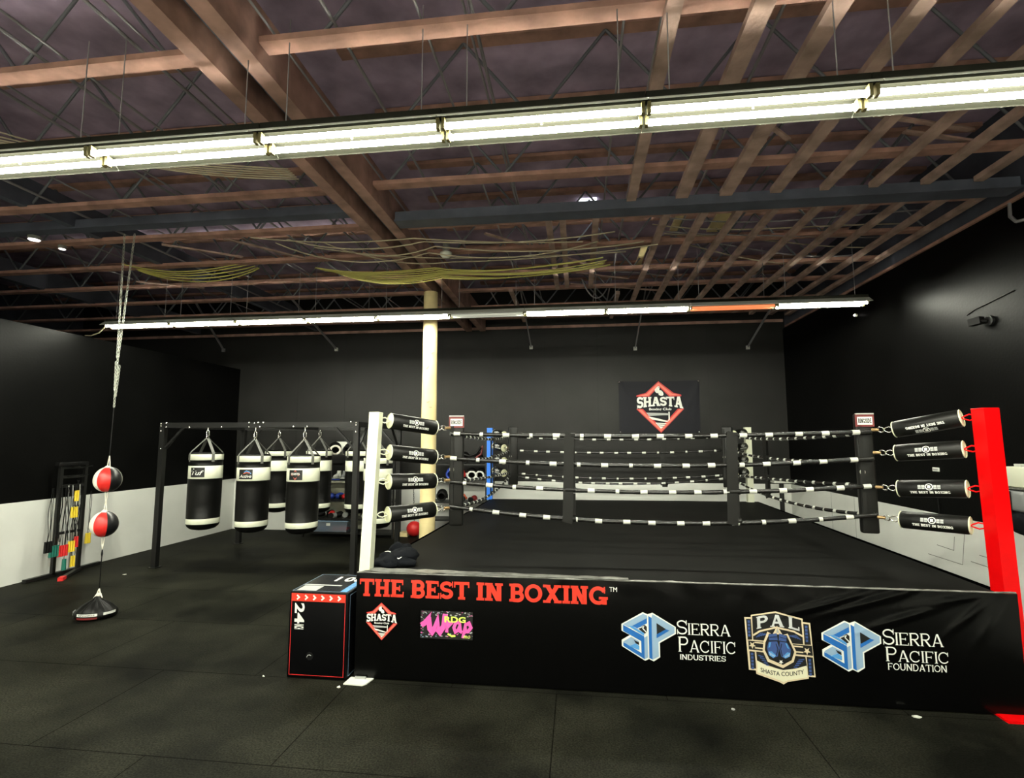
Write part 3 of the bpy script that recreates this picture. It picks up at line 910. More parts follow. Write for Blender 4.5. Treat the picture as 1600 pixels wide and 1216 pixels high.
# padded deck: grid with very slight undulation
n = 30
vs, fs = [], []
for i in range(n + 1):
    for j in range(n + 1):
        u, v = i / n, j / n
        p = FL.lerp(FR, u).lerp(BL.lerp(BR, u), v)
        p = inset(p, .03)
        z = ZD + .004 * noise.noise(Vector((p.x * 1.3, p.y * 1.3, 0)))
        if i in (0, n) or j in (0, n):
            z -= .015
        vs.append((p.x, p.y, z))
for i in range(n):
    for j in range(n):
        fs.append((i * (n + 1) + j, (i + 1) * (n + 1) + j, (i + 1) * (n + 1) + j + 1, i * (n + 1) + j + 1))
b.add(vs, fs, True)
b.build('canvas', ring)
f = MB('black')
q = [inset(p, .10) for p in (FL, FR, BR, BL)]
f.add([(p.x, p.y, z) for z in (.62, .905) for p in q], [(3, 2, 1, 0), (4, 5, 6, 7), (0, 1, 5, 4), (1, 2, 6, 5), (2, 3, 7, 6), (3, 0, 4, 7)])
f.build('deck_frame', ring)
def leg(x, y):
    k = MB('rack'); k.box((x, y, .31), (.09, .09, .62)); k.build('leg', ring)
for x in (-1.6, .75, 3.05):
    for y in (5.1, 7.9, 10.6):
        leg(x, y)
# front apron: a vinyl sheet with folds near the right corner and along its rolled top edge
UX = (FR - FL).normalized()
def apron_off(x, z):
    d = 0.0
    # long diagonal folds towards the right top corner
    for (cx, cz, ang, wd, ln, am) in ((2.02, .80, .30, .020, .30, .016), (2.40, .84, .30, .018, .35, .016), (2.62, .72, .34, .02, .30, .014),
                                      (3.12, .78, .70, .02, .22, .016), (3.24, .72, 1.0, .018, .22, .014), (2.95, .86, .2, .016, .3, .012)):
        c, s = math.cos(ang), math.sin(ang)
        a = (x - cx) * c + (z - cz) * s
        e = -(x - cx) * s + (z - cz) * c
        d += am * math.exp(-(e / wd) ** 2 - (a / ln) ** 2)
    k = max(0.0, (z - .80) / .13)
    d += .010 * k * noise.noise(Vector((x * 5, z * 4, 2))) 
    d += .003 * noise.noise(Vector((x * 1.1, z * 1.5, 5))) * min(1, z * 2)
    return d
def apron_pt(x, z, lift=0.0):
    k = (x - FL.x) / (FR.x - FL.x)
    y = FL.y + (FR.y - FL.y) * k
    return Vector((x, y - apron_off(x, z) - lift - .004, z))
ap = MB('vinyl')
nx, nz = 220, 40
vs, fs = [], []
for i in range(nx + 1):
    x = FL.x + (3.44 - FL.x) * i / nx
    for j in range(nz + 1):
        z = .012 + (ZD - .005 - .012) * j / nz
        vs.append(apron_pt(x, z))
for i in range(nx):
    for j in range(nz):
        a = i * (nz + 1) + j
        fs.append((a, a + nz + 1, a + nz + 2, a + 1))
ap.add(vs, fs, True)
# rolled top edge
roll = [apron_pt(FL.x + (3.44 - FL.x) * i / 120, ZD - .012) + Vector((0, .012, .006 + .004 * noise.noise(Vector((i * .35, 0, 0))))) for i in range(121)]
apron = ap.build('front_apron', ring)
ed = MB('trim_pale')
ed.tube([p + Vector((0, .004, .004)) for p in roll], [.008 + .007 * max(0, noise.noise(Vector((i * .22, 3, 0)))) for i in range(121)], 8)
# crumpled cover turned over the canvas edge at the left
vs, fs = [], []
for i in range(61):
    x = -1.98 + 2.4 * i / 60
    for j in range(5):
        vs.append((x, 4.705 + .035 * j * (1 - .5 * i / 60), ZD + .004 + .014 * abs(noise.noise(Vector((x * 6, j * .9, 1)))) + .004))
for i in range(60):
    for j in range(4):
        a = i * 5 + j
        fs.append((a, a + 5, a + 6, a + 1))
ed.add(vs, fs, True)
ed.build('apron_edge', ring)
def skirt(p, q2, nm):
    s = MB('vinyl')
    s.add([(p.x, p.y, .012), (q2.x, q2.y, .012), (q2.x, q2.y, ZD - .01), (p.x, p.y, ZD - .01)], [(0, 1, 2, 3)])
    s.build('side_skirt', ring)
skirt(FL + Vector((0, .01, 0)), BL, 'l'); skirt(Vector((3.40, 4.86, 0)), BR, 'r'); skirt(BR, BL, 'b')

# --- apron printing
TW = [('THE', -2.0, -1.582), ('BEST', -1.516, -.977), ('IN', -.912, -.675), ('BOXING', -.618, .237)]
for wd, a, c2 in TW:
    P = Print(lambda u, v, l: apron_pt(u, v, l)); P.maxe = .02
    P.layer('print_red', 0).polys(layout(wd, a, c2, .722, .876, SLAB, .045))
    P.build('slogan_word', apron)
P = Print(lambda u, v, l: apron_pt(u, v, l)); P.maxe = .02
P.layer('print_white', 0).shape(font_shape('TM', .255, .319, .836, .874, 0))
P.build('trademark_sign', apron)

def diamond_logo(P, cx, cy, k, ky=None):
    """club badge; drawing units as measured on the wall banner"""
    ky = ky or k
    W = lambda pts: [(cx + (x - 812) * k, cy - (y - 540) * ky) for x, y in pts]
    P.layer('logo_red', 0)
    P.poly(W([(795, 72), (1060, 285), (1200, 322), (1200, 352), (985, 352), (800, 168), (620, 352), (390, 352), (390, 328), (560, 285)]))
    P.poly(W([(380, 575), (500, 575), (820, 905), (1130, 575), (1248, 575), (820, 1005)]))
    P.layer('logo_salmon', 1)
    P.poly(W([(795, 95), (1040, 300), (1180, 330), (1000, 338), (800, 145), (605, 338), (420, 338), (575, 300)]))
    P.poly(W([(415, 588), (480, 588), (820, 940), (1150, 588), (1215, 588), (820, 985)]))
    P.layer('print_white', 1)
    warp = lambda x, y: (cx + (x - 812) * k, cy - (y - 540) * ky)
    def arch(x, y):   # feet of the outer letters reach lower
        d = ((x - 812) / 415.0) ** 2
        t2 = (570 - y) / 210.0
        yy = 355 + (1 - t2) * (165 + 55 * d)
        return warp(x, yy)
    P.polys(layout('SHASTA', 395, 1228, 570 - 210, 570, dict(t=.25, h=.17, s=.055, sh=.15), .0, warp=lambda x, y: arch(x, 570 - (y - 360))))
    P.shape(font_shape('Boxing Club', 615, 1018, -612, -556, .02), warp=lambda x, y: warp(x, -y))
    # the two hanging gloves
    for (gx, gy, a) in ((768, 232, .2), (832, 290, -.5)):
        pts = [(-34, -40), (-5, -62), (30, -45), (44, 0), (34, 44), (10, 56), (-22, 44), (-46, 10)]
        P.poly(W([(gx + x * math.cos(a) - y * math.sin(a), gy + x * math.sin(a) + y * math.cos(a)) for x, y in pts]))
    P.line(W([(765, 175), (805, 165), (808, 200), (795, 240)]), 10 * k)
    # corner of a ring under the name
    P.poly(W([(962, 628), (982, 628), (985, 770), (940, 800), (600, 715), (630, 745), (930, 812), (960, 770)]))
    P.poly(W([(600, 712), (720, 735), (960, 795), (925, 812), (660, 765)]))
    P.poly(W([(720, 822), (925, 832), (820, 935)]))
    P.layer('print_black', 2)
    P.line(W([(750, 845), (905, 855)]), 8 * k)
    P.line(W([(775, 880), (870, 890)]), 8 * k)
    P.layer('print_grey', 0)
    P.poly(W([(560, 640), (955, 655), (955, 690), (840, 690), (600, 700)]) )
P = Print(lambda u, v, l: apron_pt(u, v, l)); P.maxe = .02
diamond_logo(P, -1.783, .505, .000342, .000352)
P.build('diamond_logo', apron)

# pink wrap sticker
P = Print(lambda u, v, l: apron_pt(u, v, l)); P.maxe = .02
x0, x1, y0, y1 = -1.42, -.945, .378, .617
P.layer('print_black', 0).poly(rect(x0, y0, x1, y1))
rr = random.Random(3)
for i in range(90):
    side = rr.random()
    if side < .38: px, py = rr.uniform(x0, x1 - .02), rr.uniform(y0, y0 + .06)
    elif side < .72: px, py = rr.uniform(x0, x1 - .02), rr.uniform(y1 - .04, y1)
    elif side < .86: px, py = rr.uniform(x0, x0 + .03), rr.uniform(y0, y1)
    else: px, py = rr.uniform(x1 - .035, x1), rr.uniform(y0, y1)
    P.layer(rr.choice(['print_grey', 'print_grey', 'print_grey', 'print_pale', 'print_pink']), 1)
    s = rr.uniform(.004, .011)
    P.poly([(min(x1, max(x0, px + s * rr.uniform(.6, 1.8) * math.cos(a))), min(y1, max(y0, py + s * rr.uniform(.3, .8) * math.sin(a)))) for a in (0, 1.3, 2.4, 3.7, 5.1)])
P.layer('print_pink', 2)
# brush script word drawn as strokes
def sx(pts): return [(x0 + .02 + p[0] * .44, y0 + .035 + p[1] * .19) for p in pts]
P.line(sx([(-.03, .40), (.05, .52), (.13, .78), (.10, .45)]), .045)
P.line(sx([(.12, .78), (.15, .25), (.20, .12), (.27, .35), (.31, .72), (.31, .25), (.36, .12), (.44, .4), (.47, .95)]), .046)
P.line(sx([(.50, .12), (.53, .62), (.55, .45), (.62, .62)]), .031)
P.line(sx([(.76, .58), (.69, .58), (.65, .35), (.68, .16), (.74, .25), (.78, .58), (.78, .2), (.82, .15)]), .028)
P.line(sx([(.84, -.10), (.88, .58), (.89, .2), (.94, .20), (1.0, .38), (.96, .58), (.89, .50)]), .029)
P.layer('print_lime', 3)
P.shape(font_shape('RDG', -1.20, -1.008, .523, .575, .035, space=1.05))
P.shape(font_shape('PRO', -1.03, -.965, .392, .416, .02, shear=.2))
P.line([(-1.17, .425), (-1.13, .405), (-1.10, .41)], .016)
P.build('pink_logo', apron)

def letter_logo(P, ox, oy, k):
    """interlocked three dimensional blue S and P"""
    W = lambda pts: [(ox + x * k, oy - y * k) for x, y in pts]
    P.layer('print_white', 0)
    P.poly(W([(225, 82), (262, 97), (300, 83), (478, 185), (478, 238), (352, 312), (352, 420), (302, 454), (266, 437), (235, 452), (56, 348), (56, 300), (120, 262), (56, 230), (56, 178)]))
    P.layer('print_pale', 1)
    P.poly(W([(68, 180), (228, 93), (258, 107), (258, 128), (150, 192), (110, 200)]))
    P.poly(W([(232, 276), (258, 262), (258, 426), (232, 440)]))
    P.poly(W([(68, 312), (130, 274), (192, 306), (192, 335), (165, 322), (110, 345)]))
    P.poly(W([(292, 122), (300, 94), (468, 188), (468, 232), (342, 305), (342, 415), (292, 441)]))
    P.layer('print_blue', 2)
    P.poly(W([(68, 184), (232, 266), (232, 440), (68, 345), (68, 316), (208, 394), (208, 304), (68, 230)]))
    P.poly(W([(140, 190), (256, 126), (256, 166), (212, 188), (186, 210)]))
    P.poly(W([(268, 108), (292, 122), (292, 440), (268, 428)]))
    P.poly(W([(328, 248), (402, 205), (430, 213), (328, 276)]))
    P.layer('print_sky', 3)
    P.poly(W([(110, 192), (140, 190), (232, 240), (232, 262)]))
    P.poly(W([(110, 345), (165, 322), (192, 340), (192, 372)]))
    P.layer('print_black', 3)
    P.poly(W([(184, 206), (236, 178), (254, 190), (254, 236), (234, 246)]))
    P.poly(W([(150, 296), (190, 314), (190, 334), (165, 322)]))
    P.poly(W([(330, 160), (402, 204), (330, 246)]))
    P.layer('print_white', 4)
    P.line(W([(263, 100), (263, 434)]), 7 * k)
    P.line(W([(184, 206), (230, 190), (222, 205), (252, 236)]), 7 * k)
def sp_block(ox, oy, k, name, r1, r2, r3, third):
    P = Print(lambda u, v, l: apron_pt(u, v, l)); P.maxe = .02
    letter_logo(P, ox, oy, k)
    P.layer('print_white', 0)
    P.polys(layout('SIERRA', *r1, TRAJ, .05, small=.80))
    P.polys(layout('PACIFIC', *r2, TRAJ, .05, small=.80))
    P.polys(layout(third, *r3, dict(t=.15, h=.08, s=.05, sh=.05), .07))
    return P.build(name, apron)
k1 = .00107
sp_block(.353 - 58 * k1, .675 + 82 * k1, k1, 'blue_letter_logo', (.812, 1.245, .506, .622), (.818, 1.285, .366, .487), (.829, 1.20, .304, .346), 'INDUSTRIES')
sp_block(1.962 - 58 * k1, .670 + 82 * k1, k1, 'blue_letter_logo', (2.425, 2.872, .497, .618), (2.437, 2.905, .370, .480), (2.448, 2.883, .304, .356), 'FOUNDATION')

# shield emblem with the navy gloves
P = Print(lambda u, v, l: apron_pt(u, v, l)); P.maxe = .02
kx = .535 / 540.0
W = lambda pts: [(1.362 + (x - 1012) * kx, .721 - (y - 82) * (.571 / 563.0)) for x, y in pts]
P.layer('print_cream', 0)
P.poly(W([(1262, 80), (1475, 130), (1475, 155), (1532, 160), (1552, 580), (1500, 577), (1498, 592), (1330, 627), (1300, 647), (1270, 632), (1088, 577), (1085, 550), (1030, 547), (1010, 133), (1063, 133), (1063, 115)]))
P.layer('print_black', 1)
P.poly(W([(1262, 92), (1463, 140), (1468, 330), (1075, 310), (1073, 124)]))
P.poly(W([(1024, 146), (1063, 146), (1066, 310), (1030, 312)])); P.poly(W([(1477, 168), (1520, 172), (1530, 330), (1480, 332)]))
P.poly(W([(1034, 318), (1470, 335), (1536, 338), (1540, 415), (1036, 388)]))
P.poly(W([(1040, 400), (1083, 404), (1088, 536), (1044, 535)])); P.poly(W([(1490, 424), (1538, 428), (1542, 566), (1494, 564)]))
P.poly(W([(1094, 402), (1480, 425), (1490, 500), (1300, 540), (1098, 480)]))
P.layer('print_sand', 2)
P.poly(W([(1096, 470), (1190, 515), (1300, 535), (1400, 520), (1486, 492), (1488, 582), (1330, 614), (1300, 628), (1270, 616), (1098, 562)]))
P.layer('print_cream', 2)
P.line(W([(1075, 275), (1130, 240), (1262, 205), (1400, 232), (1470, 268)]), 14 * kx)
P.line(W([(1085, 330), (1180, 336)]), 10 * kx); P.line(W([(1085, 372), (1170, 378)]), 10 * kx)
P.line(W([(1385, 345), (1465, 350)]), 10 * kx); P.line(W([(1390, 388), (1465, 392)]), 10 * kx)
P.poly(W(star(1065, 352, 30))) ; P.poly(W(star(1495, 380, 30)))
P.layer('print_navy', 2)
for (sxx, syy) in ((1044, 158), (1498, 182), (1060, 412), (1512, 440)):
    for j in range(5):
        P.poly(W([(sxx - 9, syy + j * 27), (sxx + 10, syy + j * 27), (sxx + 10, syy + 20 + j * 27), (sxx - 9, syy + 20 + j * 27)]))
for j in range(5):
    P.line(W([(1100 + j * 18, 290 - j * 6), (1140 + j * 14, 252 + j * 2)]), 7 * kx)
    P.line(W([(1450 - j * 18, 295 - j * 6), (1410 - j * 14, 258 + j * 2)]), 7 * kx)
    P.line(W([(1108 + j * 14, 430 + j * 18), (1150 + j * 10, 440 + j * 16)]), 8 * kx)
    P.line(W([(1470 - j * 14, 445 + j * 16), (1425 - j * 10, 452 + j * 14)]), 8 * kx)
P.layer('print_cream', 3)
P.poly(W([(1155, 320), (1190, 240), (1230, 262), (1268, 192), (1310, 262), (1350, 250), (1385, 330), (1412, 390), (1385, 470), (1300, 520), (1180, 475), (1145, 390)]))
P.layer('print_black', 4)
P.poly(W([(1170, 325), (1205, 255), (1340, 262), (1372, 335), (1394, 390), (1370, 455), (1300, 495), (1195, 455), (1162, 385)]))
P.layer('print_grey', 5)
P.poly(W([(1258, 245), (1268, 205), (1282, 245)]))
P.layer('print_navy', 5)
P.poly(W([(1195, 262), (1262, 250), (1268, 305), (1200, 308)])); P.poly(W([(1282, 250), (1340, 268), (1336, 312), (1276, 308)]))
P.poly(W([(1196, 318), (1262, 312), (1276, 360), (1262, 430), (1225, 445), (1190, 420), (1180, 365)])); P.poly(W([(1284, 312), (1340, 320), (1368, 370), (1360, 425), (1320, 445), (1290, 430), (1276, 370)]))
P.layer('print_sky', 6)
P.poly(W([(1190, 395), (1215, 392), (1250, 425), (1225, 442), (1196, 425)])); P.poly(W([(1362, 398), (1338, 394), (1302, 428), (1322, 443), (1356, 426)]))
P.poly(W([(1200, 325), (1214, 322), (1204, 360), (1190, 366)])); P.poly(W([(1338, 326), (1326, 323), (1340, 362), (1356, 368)]))
P.layer('print_silver', 7)
for j in range(3):
    P.line(W([(1198 + j * 15, 400 + j * 9), (1208 + j * 13, 424 + j * 5)]), 4 * kx)
    P.line(W([(1354 - j * 15, 403 + j * 9), (1344 - j * 13, 426 + j * 5)]), 4 * kx)
P.layer('print_black', 7)
P.line(W([(1196, 312), (1268, 308)]), 7 * kx); P.line(W([(1278, 308), (1340, 316)]), 7 * kx)
P.line(W([(1252, 330), (1264, 372), (1250, 425)]), 6 * kx); P.line(W([(1296, 330), (1286, 372), (1298, 425)]), 6 * kx)
P.line(W([(1200, 284), (1264, 276)]), 4 * kx); P.line(W([(1284, 277), (1338, 290)]), 4 * kx)
P.layer('print_white', 6)
P.poly(W(star(1285, 472, 20)))
P.layer('print_silver', 3)
def arcw(x, y):
    d = (x - 1270) / 170.0
    return W([(x, y + 26 * d * d)])[0]
for ch, a, c2 in (('P', 1105, 1200), ('A', 1215, 1325), ('L', 1358, 1445)):
    P.polys([[arcw(px, -py) for px, py in poly] for poly in layout(ch, a, c2, -200, -105, dict(t=.2, h=.16, s=.05, sh=.09))])
P.layer('print_black', 3)
def arcd(x, y):
    d = (x - 1290) / 170.0
    return W([(x, -y - 26 * d * d)])[0]
P.shape(font_shape('SHASTA COUNTY', 1122, 1462, -582, -548, .012), warp=arcd)
P.build('shield_emblem', apron)

# ------------------------------------------------------------------ corner posts
CN = {'FL': Vector((-1.35, 5.45, 0)), 'FR': Vector((2.84, 5.48, 0)), 'BL': Vector((-1.37, 10.50, 0)), 'BR': Vector((2.86, 10.36, 0))}
RZs = [1.44, 1.69, 1.95, 2.22]
def post(base, top, wdt, m, label, z0, plate=None, rot=0.0):
    t = thing('corner_post', (base[0], base[1], z0), label, 'ring post')
    b = MB(m)
    h = wdt / 2
    vs = []
    for (c, z) in ((base, z0), (top, 2.40)):
        for a, e in ((-1, -1), (1, -1), (1, 1), (-1, 1)):
            p = RZ(rot) @ Vector((a * h, e * h, 0))
            vs.append((c[0] + p.x, c[1] + p.y, z))
    b.add(vs, [(0, 1, 5, 4), (1, 2, 6, 5), (2, 3, 7, 6), (3, 0, 4, 7)])
    b.build('shaft', t)
    c = MB(m); c.rbox((top[0], top[1], 2.402), (wdt + .004, wdt + .004, .016), .005, RZ(rot)); c.build('cap', t)
    if plate:
        pl = MB(m); pl.box((plate[0], plate[1], .008), (plate[2], plate[3], .016)); pl.build('foot_plate', t)
    return t
P_FL = post((-1.985, 4.80), (-1.94, 4.83), .100, 'white_post', 'white square corner post at the ring front left', ZD - .02)
P_FR = post((3.475, 4.86), (3.435, 4.87), .128, 'red_post', 'red square corner post at the ring front right', .0, (3.44, 4.78, .46, .36), .10)
P_BL = post((-1.86, 10.98), (-1.86, 10.98), .115, 'blue_post', 'blue square corner post at the back of the ring', ZD - .02)
P_BR = post((3.40, 11.02), (3.40, 11.02), .115, 'white_post', 'white square corner post at the far back right of the ring', ZD - .02)

# padded turnbuckles between post and rope corner
def turnbuckle(post_xy, corner, zo, zi, m_eye, flip, label, eye_parent):
    pxy = Vector((post_xy[0], post_xy[1], 0)); d = (Vector((corner.x, corner.y, 0)) - pxy)
    D = d.length; d.normalize()
    a = pxy + d * (.07 + .105); a.z = zo
    b2 = pxy + d * (D - .20); b2.z = zi
    ax = (b2 - a); L = ax.length; ax.normalize()
    t = thing('turnbuckle_pad', (a + b2) / 2, label, 'turnbuckle pad', 'turnbuckle pads')
    R = .078
    body = MB('pad')
    prof = [(R * .90, 0), (R, .012), (R * 1.01, L * .5), (R, L - .012), (R * .90, L)]
    body.lathe(prof, a, 28, ax)
    bo = body.build('cover', t)
    for (c, sg) in ((a, -1), (b2, 1)):
        e = MB('foam')
        e.lathe([(0, 0), (R * .6, .002), (R * .93, 0)] if sg > 0 else [(R * .93, 0), (R * .6, -.004), (0, -.004)], c + ax * (.001 * sg), 24, ax)
        e.lathe([(R * .93, 0), (R * 1.0, .004 * sg), (R * .93, .009 * sg)], c, 24, ax)
        e.build('foam_end', t)
    # hooks
    def hook(p, q, m, nm):
        h = MB(m)
        dd = (q - p); ln = dd.length; dd.normalize()
        _, s, u = frame(dd)
        mid = (p + q) / 2
        pts = [p] + [mid - dd * (ln * .25) + s * .0]
        pts = [p, p + dd * ln * .2 + u * .012, p + dd * ln * .5 + u * .026, p + dd * ln * .8 + u * .018, q, p + dd * ln * .8 - u * .018, p + dd * ln * .5 - u * .026, p + dd * ln * .2 - u * .012]
        h.tube(pts, .0065, 6, closed=True)
        h.cyl(p - dd * .03, p + dd * .01, .007, 6)
        return h.build(nm, t)
    pe = pxy + d * .06; pe.z = zo + .01
    hook(a, pe, m_eye, 'post_hook')
    ce = Vector((corner.x, corner.y, zi)) - d * .03
    hook(b2, b2 + (ce - b2) * .55, 'steel', 'rope_hook')
    r = MB('steel'); r.ring(b2 + (ce - b2) * .68, .026, .0065, d.cross(Vector((0, 0, 1))) + Vector((0, 0, .4)), 14); r.build('ring_link', t)
    rb = MB('brass'); rb.cyl(b2 + (ce - b2) * .76, ce + d * .02, .013, 8, .016); rb.build('rope_ferrule', t)
    # printing on the side turned to the camera
    _, s, u = frame(ax)
    mid = (a + b2) / 2
    toc = Vector((0, -1, .0)); toc = (toc - ax * toc.dot(ax)).normalized()
    up = ax.cross(toc)
    if up.z < 0: up = -up
    hx = ax if ax.x > 0 else -ax
    ph0 = -.05 if not flip else -.25
    sgn = -1 if flip else 1
    def fn(x, y, l):
        an = ph0 + sgn * y / R
        rr = R * 1.012 + .0015 + l
        return mid + hx * (x * sgn) + (toc * math.cos(an) + up * math.sin(an)) * rr
    P = Print(fn)
    P.layer('print_grey', 0)
    for sd in (-1, 1):
        for kx2 in range(2):
            xx = sd * (.032 + .027 * kx2)
            P.poly(rect(min(xx, xx + sd * .023), .010, max(xx, xx + sd * .023), .024)); P.poly(rect(min(xx, xx + sd * .023), .026, max(xx, xx + sd * .023), .044))
    P.layer('print_white', 0)
    cc = [(x, .029 + y * 1.1) for x, y in [(p[0], p[1]) for p in ellipse(0, 0, .026, .024, 16)]]
    P.line(cc, .007, True)
    P.polys(layout('R', -.013, .013, .015, .041, dict(t=.3, h=.2, s=.03, sh=.12)))
    P.polys(layout('THE BEST IN BOXING', -.145, .145, -.030, -.008, dict(t=.26, h=.2, s=.05, sh=.18), .06))
    P.build('printed_emblem', bo)
    return t
ordn = ['lowest', 'second lowest', 'second highest', 'top']
for i in range(4):
    zo = [1.42, 1.735, 2.02, 2.33][i]; zi = [1.43, 1.72, 1.965, 2.27][i]
    turnbuckle((-1.96, 4.82), CN['FL'], zo, zi, 'white_post', False, f'black printed turnbuckle roll beside the white front post, {ordn[i]} of four', P_FL)
for i in range(4):
    zo = [1.41, 1.72, 2.06, 2.33][i]; zi = [1.405, 1.69, 2.02, 2.24][i]
    turnbuckle((3.45, 4.87), CN['FR'], zo, zi, 'red_post', i == 3, f'black printed turnbuckle roll beside the red post, {ordn[i]} of four' + (', logo upside down' if i == 3 else ''), P_FR)
for i in range(4):
    turnbuckle((-1.86, 10.98), CN['BL'], RZs[i] + .08, RZs[i] + .04, 'blue_post', False, f'small black turnbuckle roll beside the blue post, {ordn[i]} of four', P_BL)
for i in range(4):
    turnbuckle((3.40, 11.02), CN['BR'], RZs[i] + .08, RZs[i] + .04, 'white_post', False, f'small black turnbuckle roll by the far white post, {ordn[i]} of four', P_BR)

# ------------------------------------------------------------------ ropes
def rope(c0, c1, z0, zm, z1, label, r=.021, bow=0.0, out=(0, 0, 0), nm_side='front'):
    a, b2 = Vector((c0.x, c0.y, z0)), Vector((c1.x, c1.y, z1))
    L = (b2 - a).length
    n = int(L / .035)
    path, rad, isw = [], [], []
    off = RND.uniform(0, .25)
    for i in range(n + 1):
        k = i / n
        p = a.lerp(b2, k)
        p.z += (zm - (z0 + z1) / 2) * 4 * k * (1 - k)
        p += Vector(out) * (bow * 4 * k * (1 - k))
        p.z += .003 * noise.noise(Vector((k * L * 4, z0 * 7, a.x)))
        path.append(p)
        rad.append(r * (1 + .16 * noise.noise(Vector((k * L * 9, z0 * 3, a.y)))))
        s = ((k * L + off) % .265)
        isw.append(s < .062)
    w = MB('rope')
    SEG = 10
    # ring by ring so that label tape can be given its own material
    base = len(w.v)
    tmp = MB('rope'); tmp.tube(path, rad, SEG, caps=True)
    w.add(tmp.v, [], True)
    for fi, f in enumerate(tmp.f):
        w.f.append(f); w.sm.append(True)
        ringi = fi // SEG
        w.mi.append(0)
    o_b = w
    o = None
    t = thing('ring_rope', (a + b2) / 2, label, 'ring rope', 'ring ropes')
    o_b.build('rope_cover', t)
    # white label tape bands
    i = 0
    while i < n:
        if isw[i]:
            j = i
            while j < n and isw[j]: j += 1
            if j - i >= 1:
                seg = path[i:j + 1]
                tt = MB('tape'); tt.tube(seg, [rad[q] * 1.05 + .001 for q in range(i, j + 1)], SEG, caps=False)
                tp = MB('tape')
                phz = RND.uniform(-.5, .9)
                ov = Vector(out); 
                keep = []
                for f in tt.f:
                    cc = sum((Vector(tt.v[q]) for q in f), Vector()) / 4
                    ii = min(range(len(seg)), key=lambda q: (seg[q] - cc).length)
                    dv = (cc - seg[ii]); dv -= (b2 - a).normalized() * dv.dot((b2 - a).normalized()); dv.normalize()
                    side = 1 if nm_side == 'front' else -1
                    if dv.z * math.sin(phz) + dv.dot(ov) * side * math.cos(phz) > -.25:
                        keep.append(f)
                tp.add(tt.v, keep, True)
                tp.build('label_tape', t)
            i = j
        i += 1
    return t
zm_f = [1.31, 1.615, 1.88, 2.18]
sides = (('front', 'FL', 'FR', zm_f, (0, -1, 0), .0), ('back', 'BL', 'BR', [1.30, 1.40, 1.90, 2.16], (0, 1, 0), .0),
         ('left', 'FL', 'BL', [1.30, 1.58, 1.87, 2.16], (-1, 0, 0), .0), ('right', 'FR', 'BR', [1.30, 1.58, 1.87, 2.16], (1, 0, 0), .0))
zb = {'FL': [1.445, 1.70, 1.95, 2.21], 'FR': [1.425, 1.70, 1.96, 2.22], 'BL': [1.44, 1.50, 1.95, 2.22], 'BR': [1.44, 1.50, 1.96, 2.22]}
for (nm, p, q2, zm, out, bow) in sides:
    for i in range(4):
        rope(CN[p], CN[q2], zb[p][i], zm[i], zb[q2][i], f'black rope with white tape bands on the ring {nm} side, {ordn[i]} of four', .0215 if nm == 'front' else .019, bow, out, nm)

# vertical straps that hold the ropes apart
def spacer(p, zs, dirx, label, w=.105):
    t = thing('rope_spacer', (p[0], p[1], zs[0] - .03), label, 'rope strap', 'rope spacer straps')
    d = Vector(dirx)
    nrm = Vector((d.y, -d.x, 0))
    if nrm.y > 0 or (abs(nrm.y) < .01 and nrm.x > 0): nrm = -nrm
    b = MB('strap')
    zz = [zs[0] - .035] + zs + [zs[3] + .03]
    # band passes in front of and behind the ropes in turn
    pts = []
    for i, z in enumerate(zz):
        sg = .026 if i in (0, 1, 3, 5) else (.026 if i == 4 else .020)
        pts.append(Vector((p[0] + (i - 5) * .008 * d.x, p[1] + (i - 5) * .008 * d.y, z)) + nrm * sg)
    for i in range(len(pts) - 1):
        b.bar(pts[i], pts[i + 1], w * (1.0 if i != 4 else .95), .006, nrm)
    b.build('band', t)
    c = MB('strap')
    for i in (1, 2, 3):
        m2 = (Vector((p[0], p[1], (zs[i - 1] + zs[i]) / 2)))
        c.bar(m2 + nrm * -.022 + Vector((0, 0, -.11)), m2 + nrm * -.022 + Vector((0, 0, .11)), w * .96, .006, nrm)
    c.build('back_band', t)
    k = MB('pad')
    for i in range(4):
        q = Vector((p[0], p[1], zs[i]))
        k.cyl(q - d * (w / 2), q + d * (w / 2), .029, 12)
    k.build('rope_loops', t)
spacer((-.08, 5.46), [1.335, 1.63, 1.895, 2.185], (1, 0, 0), 'black strap across the front ropes, left one')
spacer((1.54, 5.47), [1.345, 1.63, 1.90, 2.19], (1, 0, 0), 'black strap across the front ropes, right one')
spacer((1.66, 10.42), [1.31, 1.41, 1.905, 2.165], (1, 0, 0), 'black strap across the back ropes below the wall banner')
spacer((2.85, 8.4), [1.31, 1.58, 1.88, 2.165], (0, 1, 0), 'black strap hanging across the right side ropes')
spacer((-1.36, 8.3), [1.31, 1.58, 1.88, 2.165], (0, 1, 0), 'black strap hanging across the left side ropes')

